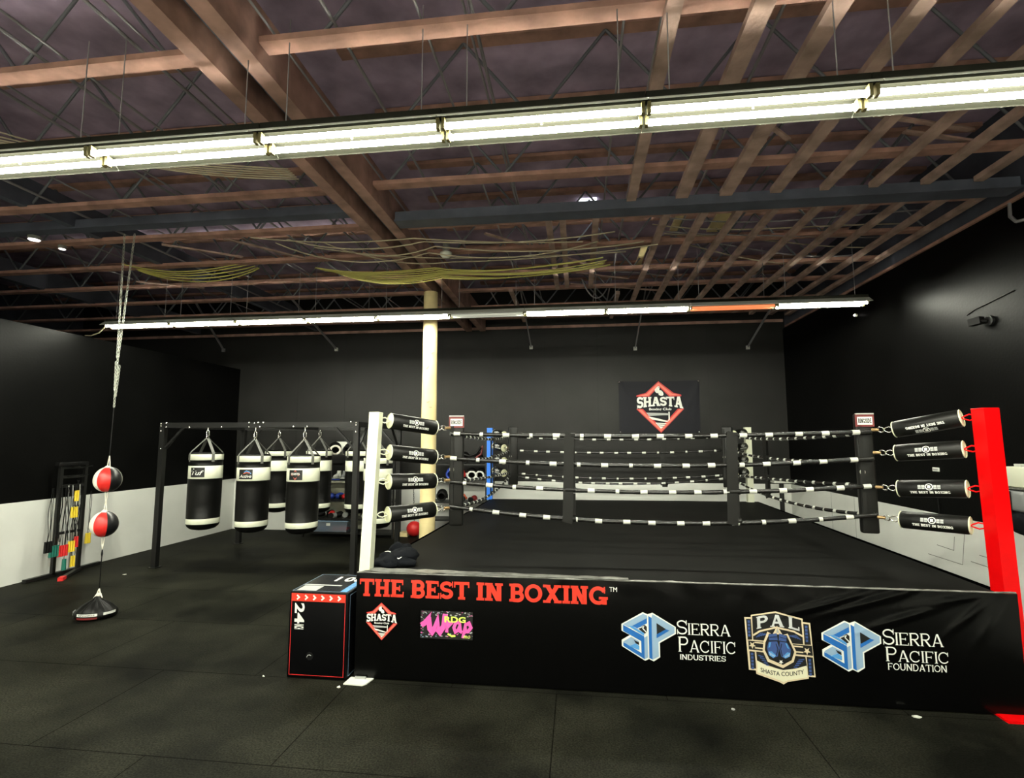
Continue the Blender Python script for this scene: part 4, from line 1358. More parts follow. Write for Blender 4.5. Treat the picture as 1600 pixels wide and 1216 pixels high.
# corner cushions just inside the rope corners
def cushion(c, inward, label, tagplate, rot, wd=.15, dp=.085, z0=1.24, z1=2.40):
    p = Vector((c.x, c.y, 0)) + Vector(inward)
    t = thing('corner_cushion', (p.x, p.y, z0), label, 'corner pad', 'corner pads')
    R3 = RZ(rot)
    b = MB('pad'); b.rbox((p.x, p.y, (z0 + z1) / 2), (wd, dp, z1 - z0), .018, R3, 3); b.build('cushion', t)
    s = MB('strap')
    o = R3 @ Vector((-wd * .30, -dp / 2 - .008, 0))
    s.box((p.x + o.x, p.y + o.y, (z0 + z1) / 2 + .06), (.034, .012, z1 - z0 - .2), R3)
    s.build('tie_strap', t)
    rg = MB('zinc'); rg.ring((p.x + o.x, p.y + o.y, 1.83), .022, .004, R3 @ Vector((0, 1, 0)), 12)
    rg.build('strap_ring', t)
    if tagplate:
        q = R3 @ Vector((0, -dp / 2 - .008, 0))
        f = MB('dark_red'); f.box((p.x + q.x, p.y + q.y, 2.335), (wd + .012, .012, .125), R3); fo = f.build('name_tag', t)
        tp = MB('print_grey'); tp.box((p.x + q.x, p.y + q.y, 2.398), (wd + .006, .03, .012), R3); tp.build('tag_top', fo)
        fn = plane_fn(Vector((p.x + q.x, p.y + q.y, 2.33)) + R3 @ Vector((0, -.007, 0)), R3 @ Vector((1, 0, 0)), (0, 0, 1), R3 @ Vector((0, -1, 0)))
        P = Print(fn)
        P.layer('print_white', 0).poly(rect(-wd * .43, -.038, wd * .43, .038))
        P.layer('print_black', 1).polys(layout('RINGSIDE', -wd * .38, wd * .38, -.022, .022, dict(t=.26, h=.2, s=.04, sh=.14), .05))
        P.build('tag_lettering', fo)
    return t
cushion(CN['FL'], (.055, .06, 0), 'black corner pad with white name tag at the front left ropes', True, .10)
cushion(CN['FR'], (-.03, .075, 0), 'black corner pad with white name tag at the front right ropes', True, -.15)
cushion(CN['BL'], (.07, -.05, 0), 'black corner pad in front of the blue post', False, .25, .19, .10, 1.26, 2.42)
cushion(CN['BR'], (-.06, -.10, 0), 'black corner pad in front of the far white post', False, -.45, .19, .12, 1.27, 2.40)

# ------------------------------------------------------------------ jump box
bx0, bx1, by0, by1, bz = -2.648, -2.078, 4.64, 5.26, .757
t = thing('jump_box', ((bx0 + bx1) / 2, (by0 + by1) / 2, 0), 'black jump box with red arrow band beside the ring', 'jump box')
b = MB('box_black'); b.rbox(((bx0 + bx1) / 2, (by0 + by1) / 2, bz / 2), (bx1 - bx0, by1 - by0, bz), .012); body = b.build('body', t)
P = Print(plane_fn((bx0, by0 - .001, 0), (1, 0, 0), (0, 0, 1), (0, -1, 0)))
wd = bx1 - bx0
P.layer('logo_red', 0).line([(.025, .03), (wd - .03, .03), (wd - .03, bz - .03), (.025, bz - .03)], .005, True)
P.layer('print_red', 1).poly(rect(.022, .672, wd - .028, .742))
P.layer('print_white', 2)
for i in range(6):
    x = .075 + i * .079
    P.line([(x, .727), (x + .022, .707), (x, .687)], .014)
P.layer('print_white', 0)
P.shape(font_shape('24', .058, .152, .475, .655, .03, rot=1))
P.shape(font_shape('INCH', .058, .150, .425, .468, .03, rot=1))
P.build('front_print', body)
hl = MB('black'); 
hl.cyl(((bx0 + .215), by0 + .02, .195), ((bx0 + .215), by0 - .0015, .195), .035, 20)
ho = hl.build('hand_hole', body)
hr = MB('print_grey'); hr.tube([(bx0 + .19, by0 - .003, .185), (bx0 + .20, by0 - .003, .203), (bx0 + .215, by0 - .003, .207), (bx0 + .232, by0 - .003, .20)], .003, 5); hr.build('hole_rim', ho)
P = Print(plane_fn((bx0, by0, bz + .001), (1, 0, 0), (0, 1, 0), (0, 0, 1)))
dp = by1 - by0
P.layer('box_top', 0).poly(rect(.015, .015, wd - .015, dp - .015))
P.layer('print_pale', 1).line([(.02, .02), (wd - .02, .02), (wd - .02, dp - .02), (.02, dp - .02)], .004, True)
P.layer('print_sky', 1).poly(rect(wd - .095, .025, wd - .03, dp - .02))
P.layer('print_pale', 2)
for i in range(6):
    P.line([(wd - .08, .10 + i * .09), (wd - .062, .12 + i * .09), (wd - .045, .10 + i * .09)], .010)
P.layer('print_grey', 1)
P.poly(rect(.03, .20, .40, .235)); P.poly(rect(.05, .03, .24, .185))
P.layer('print_white', 2)
P.shape(font_shape('20 I', .25, wd - .05, .36, .52, .03, rot=2))
P.build('top_print', body)
P = Print(plane_fn((bx1 + .001, by0, 0), (0, 1, 0), (0, 0, 1), (1, 0, 0)))
P.layer('print_pale', 0).line([(.03, .03), (dp - .03, .03), (dp - .03, bz - .025), (.03, bz - .025)], .005, True)
P.build('side_print', body)

t = thing('floor_plate', (-1.97, 4.66, 0), 'flat white plate on the floor beside the black jump box', 'plate')
b = MB('paper')
pts = [(-2.12, 4.60), (-1.90, 4.59), (-1.868, 4.62), (-1.852, 4.79), (-2.06, 4.79)]
pts = [(-2.07, 4.565), (-1.895, 4.56), (-1.868, 4.59), (-1.845, 4.70), (-2.06, 4.70)]
b.add([(x, y, .002) for x, y in pts] + [(x, y, .012) for x, y in pts], [(4, 3, 2, 1, 0), (5, 6, 7, 8, 9)] + [(i, (i + 1) % 5, 5 + (i + 1) % 5, 5 + i) for i in range(5)])
b.build('plate', t)
b = MB('print_grey'); b.box((-1.96, 4.675, .020), (.10, .02, .016)); b.build('raised_tab', t)

def scrap(x, y, s, label, ang=0, m='paper'):
    b = MB(m)
    n = 5
    rr = random.Random(int(x * 100) + 7)
    top = [(x + s * rr.uniform(.6, 1.1) * math.cos(ang + 2 * PI * i / n), y + s * .7 * rr.uniform(.6, 1.1) * math.sin(ang + 2 * PI * i / n), .004 + rr.uniform(0, .008)) for i in range(n)]
    bot = [(p[0], p[1], .001) for p in top]
    b.add(top + bot, [tuple(range(n)), tuple(reversed(range(n, 2 * n)))] + [(i, n + i, n + (i + 1) % n, (i + 1) % n) for i in range(n)])
    tag(b.build('paper_scrap'), label, 'scrap')
scrap(-2.09, 4.515, .018, 'tiny white scrap on the floor in front of the jump box')
scrap(2.58, 4.61, .035, 'white paper scrap on the floor in front of the ring apron at right')
scrap(-7.24, 7.73, .04, 'small white scrap on the floor near the bag rack left leg')
scrap(-2.86, 4.63, .012, 'white crumb on the floor left of the jump box')
scrap(1.2, 4.55, .02, 'pale lint on the floor below the ring apron middle', 1, 'print_grey')

# black clothes dropped on the ring corner
b = MB('fleece')
def lump(c, r, seed):
    def fn(p):
        k = 1 + .32 * noise.noise(p * 9 + Vector((seed, 0, 0))) + .16 * noise.noise(p * 22 + Vector((0, seed, 0)))
        return p * k
    vs0 = len(b.v)
    b.ball(c, r, 30, 20, None, fn)
for (c, r, sd) in (((-1.80, 5.02, ZD + .055), (.17, .13, .075), 1), ((-1.72, 5.08, ZD + .07), (.13, .15, .085), 4), ((-1.86, 4.98, ZD + .03), (.13, .11, .05), 8), ((-1.78, 5.16, ZD + .08), (.12, .10, .10), 12), ((-1.66, 5.0, ZD + .03), (.10, .09, .045), 15)):
    lump(c, r, sd)
b.v = [(p[0], p[1], max(p[2], ZD + .006)) for p in b.v]
cl = b.build('sweatshirt')
tag(cl, 'crumpled black sweatshirt lying on the ring corner by the white post', 'sweatshirt')
P = Print(plane_fn((-1.71, 4.93, ZD + .085), (1, 0, 0), (0, .5, .8), (0, -.8, .5)))
P.layer('print_white', 0).line([(-.02, .0), (-.005, -.008), (.02, .012)], .008)
P.build('chest_mark', cl)
P = Print(plane_fn((-1.86, 5.02, ZD + .12), (1, 0, 0), (0, .5, .8), (0, -.8, .5)))
P.layer('print_white', 0).line([(-.03, .0), (.0, .008), (.03, .0)], .010)
P.build('sleeve_mark', cl)

# ------------------------------------------------------------------ bag rack
RX0, RX1, RY0, RY1, RZT = -7.14, -3.62, 8.21, 10.32, 2.45
t = thing('bag_rack', ((RX0 + RX1) / 2, (RY0 + RY1) / 2, 0), 'black steel frame rack from which the punching bags hang', 'bag rack')
for (x, y) in ((RX0, RY0), (RX1, RY0), (RX0 + .06, RY1), (RX1 - .02, RY1)):
    b = MB('rack'); b.box((x, y, RZT / 2), (.085, .085, RZT)); u = b.build('upright', t)
    b = MB('rack'); b.box((x, y, .006), (.14, .14, .012)); b.build('foot_plate', u)
def rbeam(p0, p1, nm='beam'):
    b = MB('rack'); b.bar(p0, p1, .08, .085); return b.build(nm, t)
bf = rbeam((RX0 - .04, RY0, RZT - .045), (RX1 + .04, RY0, RZT - .045))
bb = rbeam((RX0 + .02, RY1, RZT - .045), (RX1, RY1, RZT - .045))
rbeam((RX0 + .02, RY0 + .04, RZT - .045), (RX0 + .06, RY1 - .04, RZT - .045)); rbeam((RX1, RY0 + .04, RZT - .045), (RX1 - .02, RY1 - .04, RZT - .045))
rbeam((-5.42, RY0 + .04, RZT - .05), (-5.42, RY1 - .04, RZT - .05))
for (p0, p1) in (((RX0 + .05, RY0, 2.02), (RX0 + .40, RY0, 2.38)), ((RX1 - .05, RY0, 2.02), (RX1 - .40, RY0, 2.38)), ((RX0 + .02, RY0 + .05, 2.0), (RX0 + .02, RY0 + .42, 2.38)),
                 ((RX1, RY0 + .05, 2.0), (RX1, RY0 + .42, 2.38)), ((RX0 + .1, RY1, 2.0), (RX0 + .45, RY1, 2.38)), ((RX1 - .06, RY1, 2.0), (RX1 - .42, RY1, 2.38)), ((RX1 - .02, RY1 - .05, 2.0), (RX1 - .02, RY1 - .42, 2.38))):
    b = MB('rack'); b.bar(p0, p1, .035, .035); b.build('brace', t)
for (x, z) in ((RX0 - .02, 2.43), (RX0 - .02, 2.39), (RX0 + .08, 2.44), (RX0 + .08, 2.37), (RX0 - .02, 2.30), (RX0, 2.0), (-6.62, 2.365), (-6.02, 2.365), (-5.52, 2.44), (-5.42, 2.43), (-5.35, 2.44), (-5.26, 2.44), (-5.52, 2.37), (-5.32, 2.37),
               (-4.72, 2.37), (-4.47, 2.37), (RX1 + .0, 2.43), (RX1, 2.39), (RX1, 2.28), (RX1 - .09, 2.44)):
    b = MB('steel'); b.lathe([(.016, 0), (.016, .008), (.010, .014), (0, .016)], (x, RY0 - .042, z), 10, (0, -1, 0)); b.build('bolt', t)

# ------------------------------------------------------------------ heavy bags (one built, the rest copied)
BD, BH = .255, 1.29          # radius, height; origin at the bag's underside, hook at 1.72
def make_bag():
    t = thing('punching_bag', (0, 0, 0), 'bag', 'punching bag', 'hanging punching bags')
    prof = [(0, 0), (.10, .006), (.19, .03), (.235, .07), (.25, .11), (BD, .112), (BD, .20), (.252, .202), (BD, .45), (BD * 1.01, .75), (BD, 1.07), (BD + .003, 1.072), (BD + .003, 1.10),
            (BD + .003, 1.14), (BD - .002, 1.142), (BD - .002, 1.21), (BD + .004, 1.212), (BD + .004, 1.275), (.245, 1.29), (.20, 1.30), (0, 1.302)]
    mats = ['bag_black', 'bag_black', 'bag_black', 'bag_black', 'bag_white', 'bag_white', 'bag_black', 'bag_black', 'bag_black', 'bag_black']
    prof = [(0, 0), (.10, .006), (.19, .03), (.235, .07), (.252, .115), (.254, .118), (.254, .205), (.252, .208), (BD, .45), (BD * 1.01, .72), (BD, .858), (.258, .862), (.258, 1.075),
            (.254, 1.08), (.254, 1.165), (.260, 1.17), (.260, 1.265), (.245, 1.285), (.20, 1.295), (0, 1.298)]
    mats = ['bag_black'] * 5 + ['bag_white'] + ['bag_black'] * 5 + ['bag_white'] + ['bag_black'] * 2 + ['bag_black'] + ['bag_white'] + ['bag_black'] * 3
    b = MB('bag_black'); b.lathe(prof, (0, 0, 0), 36, mats=mats); b.build('body', t)
    for k in range(4):
        a = PI / 4 + k * PI / 2 + .25
        s = MB('grey_strap')
        cx, cy = math.cos(a), math.sin(a)
        pts = [Vector((cx * .262, cy * .262, 1.14)), Vector((cx * .264, cy * .264, 1.27)), Vector((cx * .245, cy * .245, 1.305)), Vector((cx * .02, cy * .02, 1.535))]
        for i in range(3):
            s.bar(pts[i], pts[i + 1], .045, .006, (cx, cy, .3))
        s.build('strap', t)
    h = MB('steel')
    h.ring((0, 0, 1.545), .030, .009, (1, 0, .2), 12)
    h.tube([(0, .0, 1.56), (.024, 0, 1.59), (.024, 0, 1.655), (0, 0, 1.685), (-.024, 0, 1.655), (-.024, 0, 1.59)], .010, 6, closed=True)
    h.cyl((0, 0, 1.68), (0, 0, 1.765), .014, 8)
    h.build('swivel_hook', t)
    return t
def bag_patch(bag, kind):
    """sewn label on the white band, at the camera's side"""
    x, y, z = bag.location
    a0 = math.atan2(-y, -x) - .50
    R = .2605
    def fn(u, v, l):
        a = a0 + u / R
        return Vector((x + (R + l) * math.cos(a), y + (R + l) * math.sin(a), z + .97 + v))
    P = Print(fn)
    P.layer('print_black', 0)
    for i in range(6):
        P.poly(rect(-.115 + .23 * i / 6, -.08, -.115 + .23 * (i + 1) / 6, .08))
    P.layer('print_white', 1)
    if kind == 0:
        P.shape(font_shape('Tuf', -.10, .10, -.045, .030, .02, shear=.3)); P.poly(star(-.06, .055, .018))
    elif kind == 1:
        P.shape(font_shape('Active', -.10, .10, -.055, -.005, .02, shear=.3))
        P.layer('print_sky', 1).line([(-.02, .03), (.02, .055), (.06, .04), (.09, .01)], .016)
        P.layer('orange', 2).line([(-.03, .01), (.02, .03), (.08, .02)], .014)
    else:
        P.layer('logo_salmon', 1).line([(0, .07), (.07, .01), (0, -.07), (-.07, .01)], .010, True)
        P.layer('print_white', 2).polys(layout('SHASTA', -.075, .075, .0, .035, dict(t=.25, h=.17, s=.055, sh=.15), .02))
    o = P.build('label_patch')
    o.parent = bag
    o.location = (0, 0, 0)
    o.data.transform(Matrix.Translation(ORG[o.name] - Vector((x, y, z))))
    return o
bag0 = make_bag()
spots = [(-6.30, 8.21, .645, 0, 'black and white punching bag at the left end of the rack front'), (-5.42, 8.21, .62, 1, 'middle front punching bag with blue and orange label patch'),
         (-4.53, 8.21, .615, 2, 'front punching bag with the small red diamond label, right of middle'), (-6.27, 10.32, .655, None, 'rear punching bag seen between the two middle front bags'),
         (-5.36, 10.32, .66, None, 'rear punching bag half hidden behind the red diamond label bag'), (-4.50, 10.32, .66, None, 'rear punching bag behind the rack front right upright'),
         (-3.63, 9.2, .56, 0, 'punching bag on the rack right side, behind the white ring post')]
bags = []
for i, (x, y, z, pk, lab) in enumerate(spots):
    o = bag0 if i == 0 else copy_tree(bag0)
    o.location = (x, y, z)
    o['label'] = lab
    bags.append((o, pk))
for (o, pk) in bags:
    if pk is not None:
        bag_patch(o, pk)

# ------------------------------------------------------------------ double end ball station
DX, DY = -5.88, 5.92
t = thing('hanging_chain', (DX, DY, 2.55), 'long steel chain hanging from the ceiling above the red balls', 'chain')
def links(b, p0, p1, n):
    p0, p1 = Vector(p0), Vector(p1)
    d = (p1 - p0).normalized(); _, s, u = frame(d)
    for i in range(n):
        c = p0.lerp(p1, (i + .5) / n)
        h = (p1 - p0).length / n * .66
        sd = s if i % 2 else u
        pts = []
        for k in range(10):
            a = 2 * PI * k / 10
            pts.append(c + d * (h * math.cos(a)) + sd * (.011 * math.sin(a)))
        b.tube(pts, .0038, 5, closed=True)
b = MB('zinc'); links(b, (DX - .03, DY, 4.85), (DX, DY, 3.20), 36); b.build('chain_strand', t)
b = MB('zinc'); links(b, (DX + .12, DY, 4.85), (DX + .015, DY, 3.20), 36); b.build('chain_strand', t)
b = MB('zinc'); links(b, (DX + .01, DY, 3.22), (DX + .01, DY, 2.56), 15); links(b, (DX + .035, DY + .01, 3.10), (DX + .02, DY, 2.7), 9); links(b, (DX - .01, DY, 3.15), (DX + .0, DY, 2.78), 8); b.build('gathered_links', t)
tag(MB('black').cyl((DX + .01, DY, 2.56), (DX, DY, 1.93), .006, 6).build('cord'), 'black cord between the steel chain and the upper red ball', 'cord')

def endball(zc, r, label):
    t = thing('double_end_ball', (DX, DY, zc - r), label, 'punch ball', 'red punch balls')
    seg, rings = 32, 18
    b = MB('ball_white')
    a_view = math.atan2(-DY, -DX)
    vs = []
    for i in range(rings + 1):
        th = PI * i / rings
        for k in range(seg):
            a = 2 * PI * k / seg
            rr = r * math.sin(th)
            zz = r * math.cos(th) * (1.10 if math.cos(th) > 0 else 1.02)
            vs.append((DX + rr * math.cos(a), DY + rr * math.sin(a), zc + zz))
    base = len(b.v)
    b.v += vs
    for i in range(rings):
        for k in range(seg):
            l2 = (k + 1) % seg
            a = (2 * PI * (k + .5) / seg - a_view + PI * 4) % (2 * PI)
            if a > PI: a -= 2 * PI
            # panels: white left, red centre-left, black right (as seen from the ring side)
            th = (i + .5) / rings
            if .12 < th < .90 and -.78 < a < .18: m = 'ball_red'
            elif .08 < th < .92 and   .24 < a < 1.42: m = 'ball_black'
            elif .12 < th < .9 and -3.1 < a < -2.2: m = 'ball_red'
            elif .12 < th < .9 and 1.9 < a < 2.9: m = 'ball_black'
            else: m = 'ball_white'
            b.use(m)
            b.f.append((base + i * seg + k, base + (i + 1) * seg + k, base + (i + 1) * seg + l2, base + i * seg + l2)); b.mi.append(b.cur); b.sm.append(True)
    b.build('ball', t)
    for sg in (1, -1):
        q = MB('ball_white')
        z0 = zc + sg * r * 1.02
        for dx in (-.012, .012):
            q.tube([(DX + dx * 1.6, DY, z0), (DX + dx, DY, z0 + sg * .07), (DX, DY, z0 + sg * .15)], .006, 6)
        if sg > 0:
            q.tube([(DX - .05, DY, z0 + .0), (DX - .02, DY, z0 + .02), (DX + .03, DY, z0 + .005)], .010, 6)
        q.build('loop', t)
    return t
endball(1.645, .150, 'upper red, white and black punch ball hanging on the cord')
endball(1.095, .150, 'lower red, white and black punch ball above the sand bag')
tag(MB('ball_white').cyl((DX, DY, 1.36), (DX, DY, 1.40), .005, 6).build('cord'), 'short white cord joining the two red punch balls', 'cord')
tag(MB('black').tube([(DX, DY, .79), (DX, DY, .74), (DX, DY, .70), (DX, DY, .25)], [.006, .012, .006, .006], 6).build('cord'), 'black cord from the lower red ball down to the sand bag', 'cord')
t = thing('sand_bag', (DX, DY, 0), 'black round anchor sand bag with white label on the floor', 'sand bag')
b = MB('black')
seg = 40
prof = [(0, .002), (.17, .002), (.215, .02), (.222, .055), (.205, .09), (.150, .14), (.085, .185), (.042, .21), (.03, .235), (.0, .24)]
vs = []
for (r, z) in prof:
    for k in range(seg):
        a = 2 * PI * k / seg
        f = 1 + (.10 * math.sin(a * 11) * min(1, z / .07) * (.3 if r > .2 else 1)) * (1 if r > .04 else 0)
        vs.append((DX + .02 + r * f * math.cos(a) * 1.05, DY - .04 + r * f * math.sin(a) * .9, z))
fs = []
for i in range(len(prof) - 1):
    for k in range(seg):
        l2 = (k + 1) % seg
        fs.append((i * seg + k, i * seg + l2, (i + 1) * seg + l2, (i + 1) * seg + k))
b.use('bag_black').add(vs, fs, True)
so = b.build('pouch', t)
def rimfn(a0):
    def fn(u, v, l):
        a = a0 + u / .22
        return Vector((DX + .02 + (.226 + l) * 1.05 * math.cos(a), DY - .04 + (.226 + l) * .9 * math.sin(a), .055 + v))
    return fn
av = math.atan2(-DY, -DX)
av = -1.05
for (c, hw, m) in ((av - .25, .11, 'print_white'), (av + .85, .075, 'print_white'), (av - 1.5, .08, 'print_grey')):
    P = Print(rimfn(c))
    P.layer(m, 0)
    for i in range(8):
        P.poly(rect(-hw + 2 * hw * i / 8, .005, -hw + 2 * hw * (i + 1) / 8, .034))
    if c == av - .25:
        P.layer('print_black', 1).shape(font_shape('RINGSIDE', -.085, .085, .012, .026, .02))
        P.layer('dark_red', 0)
        for i in range(8):
            P.poly(rect(-hw + 2 * hw * i / 8, -.03, -hw + 2 * hw * (i + 1) / 8, -.008))
    P.build('label_strip', so)
q = MB('ball_white')
for a in (0, 2.1, 4.2):
    q.tube([(DX + .05 * math.cos(a), DY + .05 * math.sin(a), .215), (DX + .02 * math.cos(a), DY + .02 * math.sin(a), .26), (DX, DY, .32)], .007, 6)
q.ball((DX, DY, .245), .03, 10, 6)
q.build('drawstring', t)

# ------------------------------------------------------------------ stand with skipping ropes and bands at the left wall
t = thing('rope_stand', (-8.22, 7.65, 0), 'black upright stand holding skipping ropes by the left wall', 'stand')
for y in (7.46, 7.88):
    b = MB('rack'); b.box((-8.26, y, .89), (.05, .05, 1.72)); b.build('upright', t)
for z in (.66, 1.70, 1.55, 1.40):
    b = MB('rack'); b.box((-8.26, 7.67, z), (.04, .42, .04)); b.build('crossbar', t)
b = MB('rack'); b.box((-8.27, 7.67, .03), (.07, 1.25, .05)); b.build('foot_bar', t)
b = MB('rack'); b.bar((-8.23, 7.88, .03), (-7.90, 7.30, .03), .06, .045); b.build('foot_bar', t)
b = MB('red'); b.bar((-7.93, 7.35, .03), (-7.86, 7.23, .03), .068, .052); b.build('foot_cap', t)
b = MB('black'); b.rbox((-8.24, 7.62, 1.76), (.10, .50, .06), .01); b.build('top_tray', t)
for i in range(6):
    b = MB('rack'); b.cyl((-8.24, 7.48 + .075 * i, 1.42 + .14 * (i % 3)), (-8.10, 7.48 + .075 * i, 1.44 + .14 * (i % 3)), .008, 6); b.build('peg', t)
def jump_rope(y, ztop, zbot, m, label, n=2, hw=.03, x=-8.11):
    t = thing('skipping_rope', (x, y, zbot), label, 'skipping rope', 'skipping ropes and bands')
    c = MB('black')
    for k in range(n):
        dy = (k - (n - 1) / 2) * .035
        pts = []
        for i in range(12):
            f = i / 11
            pts.append((x + .008 * math.sin(f * 9 + k), y + dy * (.3 + .7 * f) + .012 * math.sin(f * 7 + k * 2 + y * 9), ztop + (zbot + .12 - ztop) * f))
        c.tube(pts, .0045, 5)
    c.build('rope', t)
    for k in range(n):
        dy = (k - (n - 1) / 2) * .04
        h = MB(m); h.cyl((x, y + dy, zbot + .17), (x, y + dy, zbot), hw * .55, 8, hw * .65); h.build('handle', t)
jump_rope(7.22, 1.40, .42, 'black', 'black handled rope hanging outermost at left of the stand', 3)
jump_rope(7.32, 1.40, .34, 'green', 'green handled rope at the left side of the rope stand', 4)
jump_rope(7.46, 1.40, .32, 'red', 'red handled ropes bunched on the rope stand, left of the yellow ones', 4, .035)
jump_rope(7.50, 1.30, .10, 'green', 'dark green band hanging lowest between the red and yellow handles', 1, .05)
jump_rope(7.60, 1.40, .90, 'yellow', 'yellow handled rope hanging high on the stand', 3)
jump_rope(7.62, 1.50, 1.16, 'yellow', 'short yellow handle at the very top of the rope stand', 2)
jump_rope(7.60, 1.10, .36, 'yellow', 'yellow handled rope hanging in the middle of the stand', 3)
jump_rope(7.64, .80, .12, 'yellow', 'yellow handle hanging lowest on the rope stand', 2)
jump_rope(7.67, 1.10, .42, 'red', 'dark red handled rope just right of the yellow ones', 2)
jump_rope(8.08, 1.28, .40, 'yellow', 'yellow handled rope hanging alone on the white wall', 2, .045, -8.32)
for k, y in enumerate((7.40, 7.50, 7.54, 7.57, 7.66, 7.69, 7.72)):
    tag(MB('print_grey' if k % 2 else 'black').tube([(-8.14, y, 1.42), (-8.13, y + .015, 1.1), (-8.14, y - .01, .8), (-8.13, y + .01, .55)], .007, 5).build('resistance_band'),
        'thin band hanging among the ropes inside the stand', 'band', 'thin bands inside the stand')

# ------------------------------------------------------------------ storage shelves and sparring gear
def shelf(x0, x1, y, label, levels, ztop):
    t = thing('storage_shelf', ((x0 + x1) / 2, y, 0), label, 'shelf')
    for x in (x0, x1):
        for dy in (-.22, .22):
            b = MB('rack'); b.box((x, y + dy, ztop / 2), (.045, .045, ztop)); b.build('upright', t)
    for z in levels:
        b = MB('rack'); b.box(((x0 + x1) / 2, y, z), (x1 - x0, .48, .035)); b.build('shelf_board', t)
    return t
def glove(c, s, m, label, rot=0.0, grp='boxing gloves on the shelves'):
    t = thing('boxing_glove', (c[0], c[1], c[2]), label, 'boxing glove', grp)
    R3 = RZ(rot)
    C0 = Vector(c)
    b = MB(m)
    def fn(p):
        k = 1.0 + .25 * max(0, p.x / s)
        return Vector((p.x, p.y * k, p.z * k + .10 * s * math.sin(p.x / s * 1.5)))
    b.ball(C0 + Vector((0, 0, s * .58)), (s * .85, s * .55, s * .52), 18, 12, R3, fn)
    b.build('mitt', t)
    b = MB(m); b.ball(C0 + R3 @ Vector((s * .15, -s * .52, s * .5)), (s * .42, s * .20, s * .22), 12, 8, R3 @ RZ(.3)); b.build('thumb', t)
    b = MB('black' if m != 'black' else 'print_grey'); b.cyl(C0 + R3 @ Vector((-s * .62, 0, s * .52)), C0 + R3 @ Vector((-s * 1.2, 0, s * .5)), s * .40, 14, s * .46); b.build('cuff', t)
def headgear(c, s, m, m2, label, rot=0.0):
    t = thing('head_guard', (c[0], c[1], c[2]), label, 'head guard', 'head guards on the shelves')
    R3 = RZ(rot); C0 = Vector(c) + Vector((0, 0, s))
    b = MB(m)
    # open-faced shell: a ball without its front lower patch
    seg, rings = 20, 12
    vs, fs = [], []
    for i in range(rings + 1):
        th = PI * .92 * i / rings
        for k in range(seg):
            a = 2 * PI * k / seg
            p = Vector((math.sin(th) * math.cos(a) * s * .92, math.sin(th) * math.sin(a) * s * 1.02, math.cos(th) * s))
            vs.append(R3 @ p + C0)
    for i in range(rings):
        for k in range(seg):
            l2 = (k + 1) % seg
            a = 2 * PI * (k + .5) / seg
            th = (i + .5) / rings
            if math.sin(a) < -.72 and .42 < th < .95: continue
            fs.append((i * seg + k, (i + 1) * seg + k, (i + 1) * seg + l2, i * seg + l2))
    b.add(vs, fs, True); b.build('shell', t)
    r = MB(m2)
    r.tube([R3 @ Vector((s * .70 * math.cos(a), -s * .78 - 0 * a, s * (-.25 + .62 * math.sin(a)))) + C0 for a in [2 * PI * k / 16 for k in range(16)]], s * .16, 8, closed=True)
    r.build('face_rim', t)
    for sg in (-1, 1):
        e = MB(m2); e.ball(C0 + R3 @ Vector((sg * s * .86, -s * .1, -s * .2)), (s * .16, s * .36, s * .42), 10, 7, R3); e.build('cheek_pad', t)
def shoe(c, s, m, label, rot=0.0):
    t = thing('boxing_shoe', (c[0], c[1], c[2]), label, 'shoe', 'shoes on the shelf')
    R3 = RZ(rot); C0 = Vector(c)
    b = MB('tape'); b.rbox(C0 + Vector((0, 0, .012)), (s * 1.0, s * .36, .022), .008, R3); b.build('sole', t)
    b = MB(m)
    b.ball(C0 + R3 @ Vector((s * .12, 0, .045)), (s * .40, s * .17, .05), 14, 8, R3)
    b.cyl(C0 + R3 @ Vector((-s * .25, 0, .03)), C0 + R3 @ Vector((-s * .28, 0, .17)), s * .19, 12, s * .16)
    b.build('upper', t)
    b = MB('print_grey')
    for i in range(4):
        q = C0 + R3 @ Vector((s * (.22 - .11 * i), 0, .095 + .012 * i))
        b.bar(q + R3 @ Vector((0, -s * .12, -.02)), q + R3 @ Vector((0, s * .12, -.02)), .012, .01)
    b.build('laces', t)
SY = 11.42
shelf(-6.15, -4.05, SY, 'black storage shelf full of gear behind the punching bags', (.10, .40, .80, 1.27, 1.80), 1.84)
z = 1.818
headgear((-5.52, SY - .06, z), .15, 'black', 'ball_white', 'black and white head guard on the top shelf behind the bags', .5)
headgear((-5.18, SY - .02, z), .14, 'black', 'black', 'plain black head guard right of the black and white one', -.3)
b = MB('paper'); b.box((-5.42, SY + .16, z + .15), (.34, .02, .30)); tag(b.build('cardboard_sign'), 'white printed card standing behind the top shelf head guard', 'card')
t = thing('small_carton', (-4.98, SY - .1, 1.288), 'small white printed carton beside the shoes', 'carton'); MB('paper').rbox((-4.98, SY - .1, 1.288 + .12), (.14, .16, .24), .006).build('carton', t); MB('print_red').box((-4.98, SY - .182, 1.288 + .13), (.11, .002, .03)).build('printed_band', t)
shoe((-5.63, SY - .08, 1.288), .28, 'grey_plastic', 'grey boxing shoe, leftmost of the pair row on the middle shelf', -1.2)
shoe((-5.45, SY - .06, 1.288), .28, 'tape', 'white boxing shoe in the middle of the shoe row', -1.7)
shoe((-5.28, SY - .08, 1.288), .28, 'grey_plastic', 'grey boxing shoe next to the white printed carton', -1.4)
b = MB('blue'); b.box((-5.55, SY - .235, 1.276), (.5, .012, .02)); tag(b.build('shelf_strip'), 'blue strip along the edge of the shoe shelf', 'strip')
headgear((-5.74, SY - .05, .818), .15, 'black', 'dark_red', 'black and dark red head guard on the third shelf', .2)
glove((-5.56, SY - .12, .818), .13, 'blue', 'blue boxing glove on the third shelf, front one', -.6)
glove((-5.40, SY - .02, .818), .13, 'blue', 'blue boxing glove right behind the front blue one', .3)
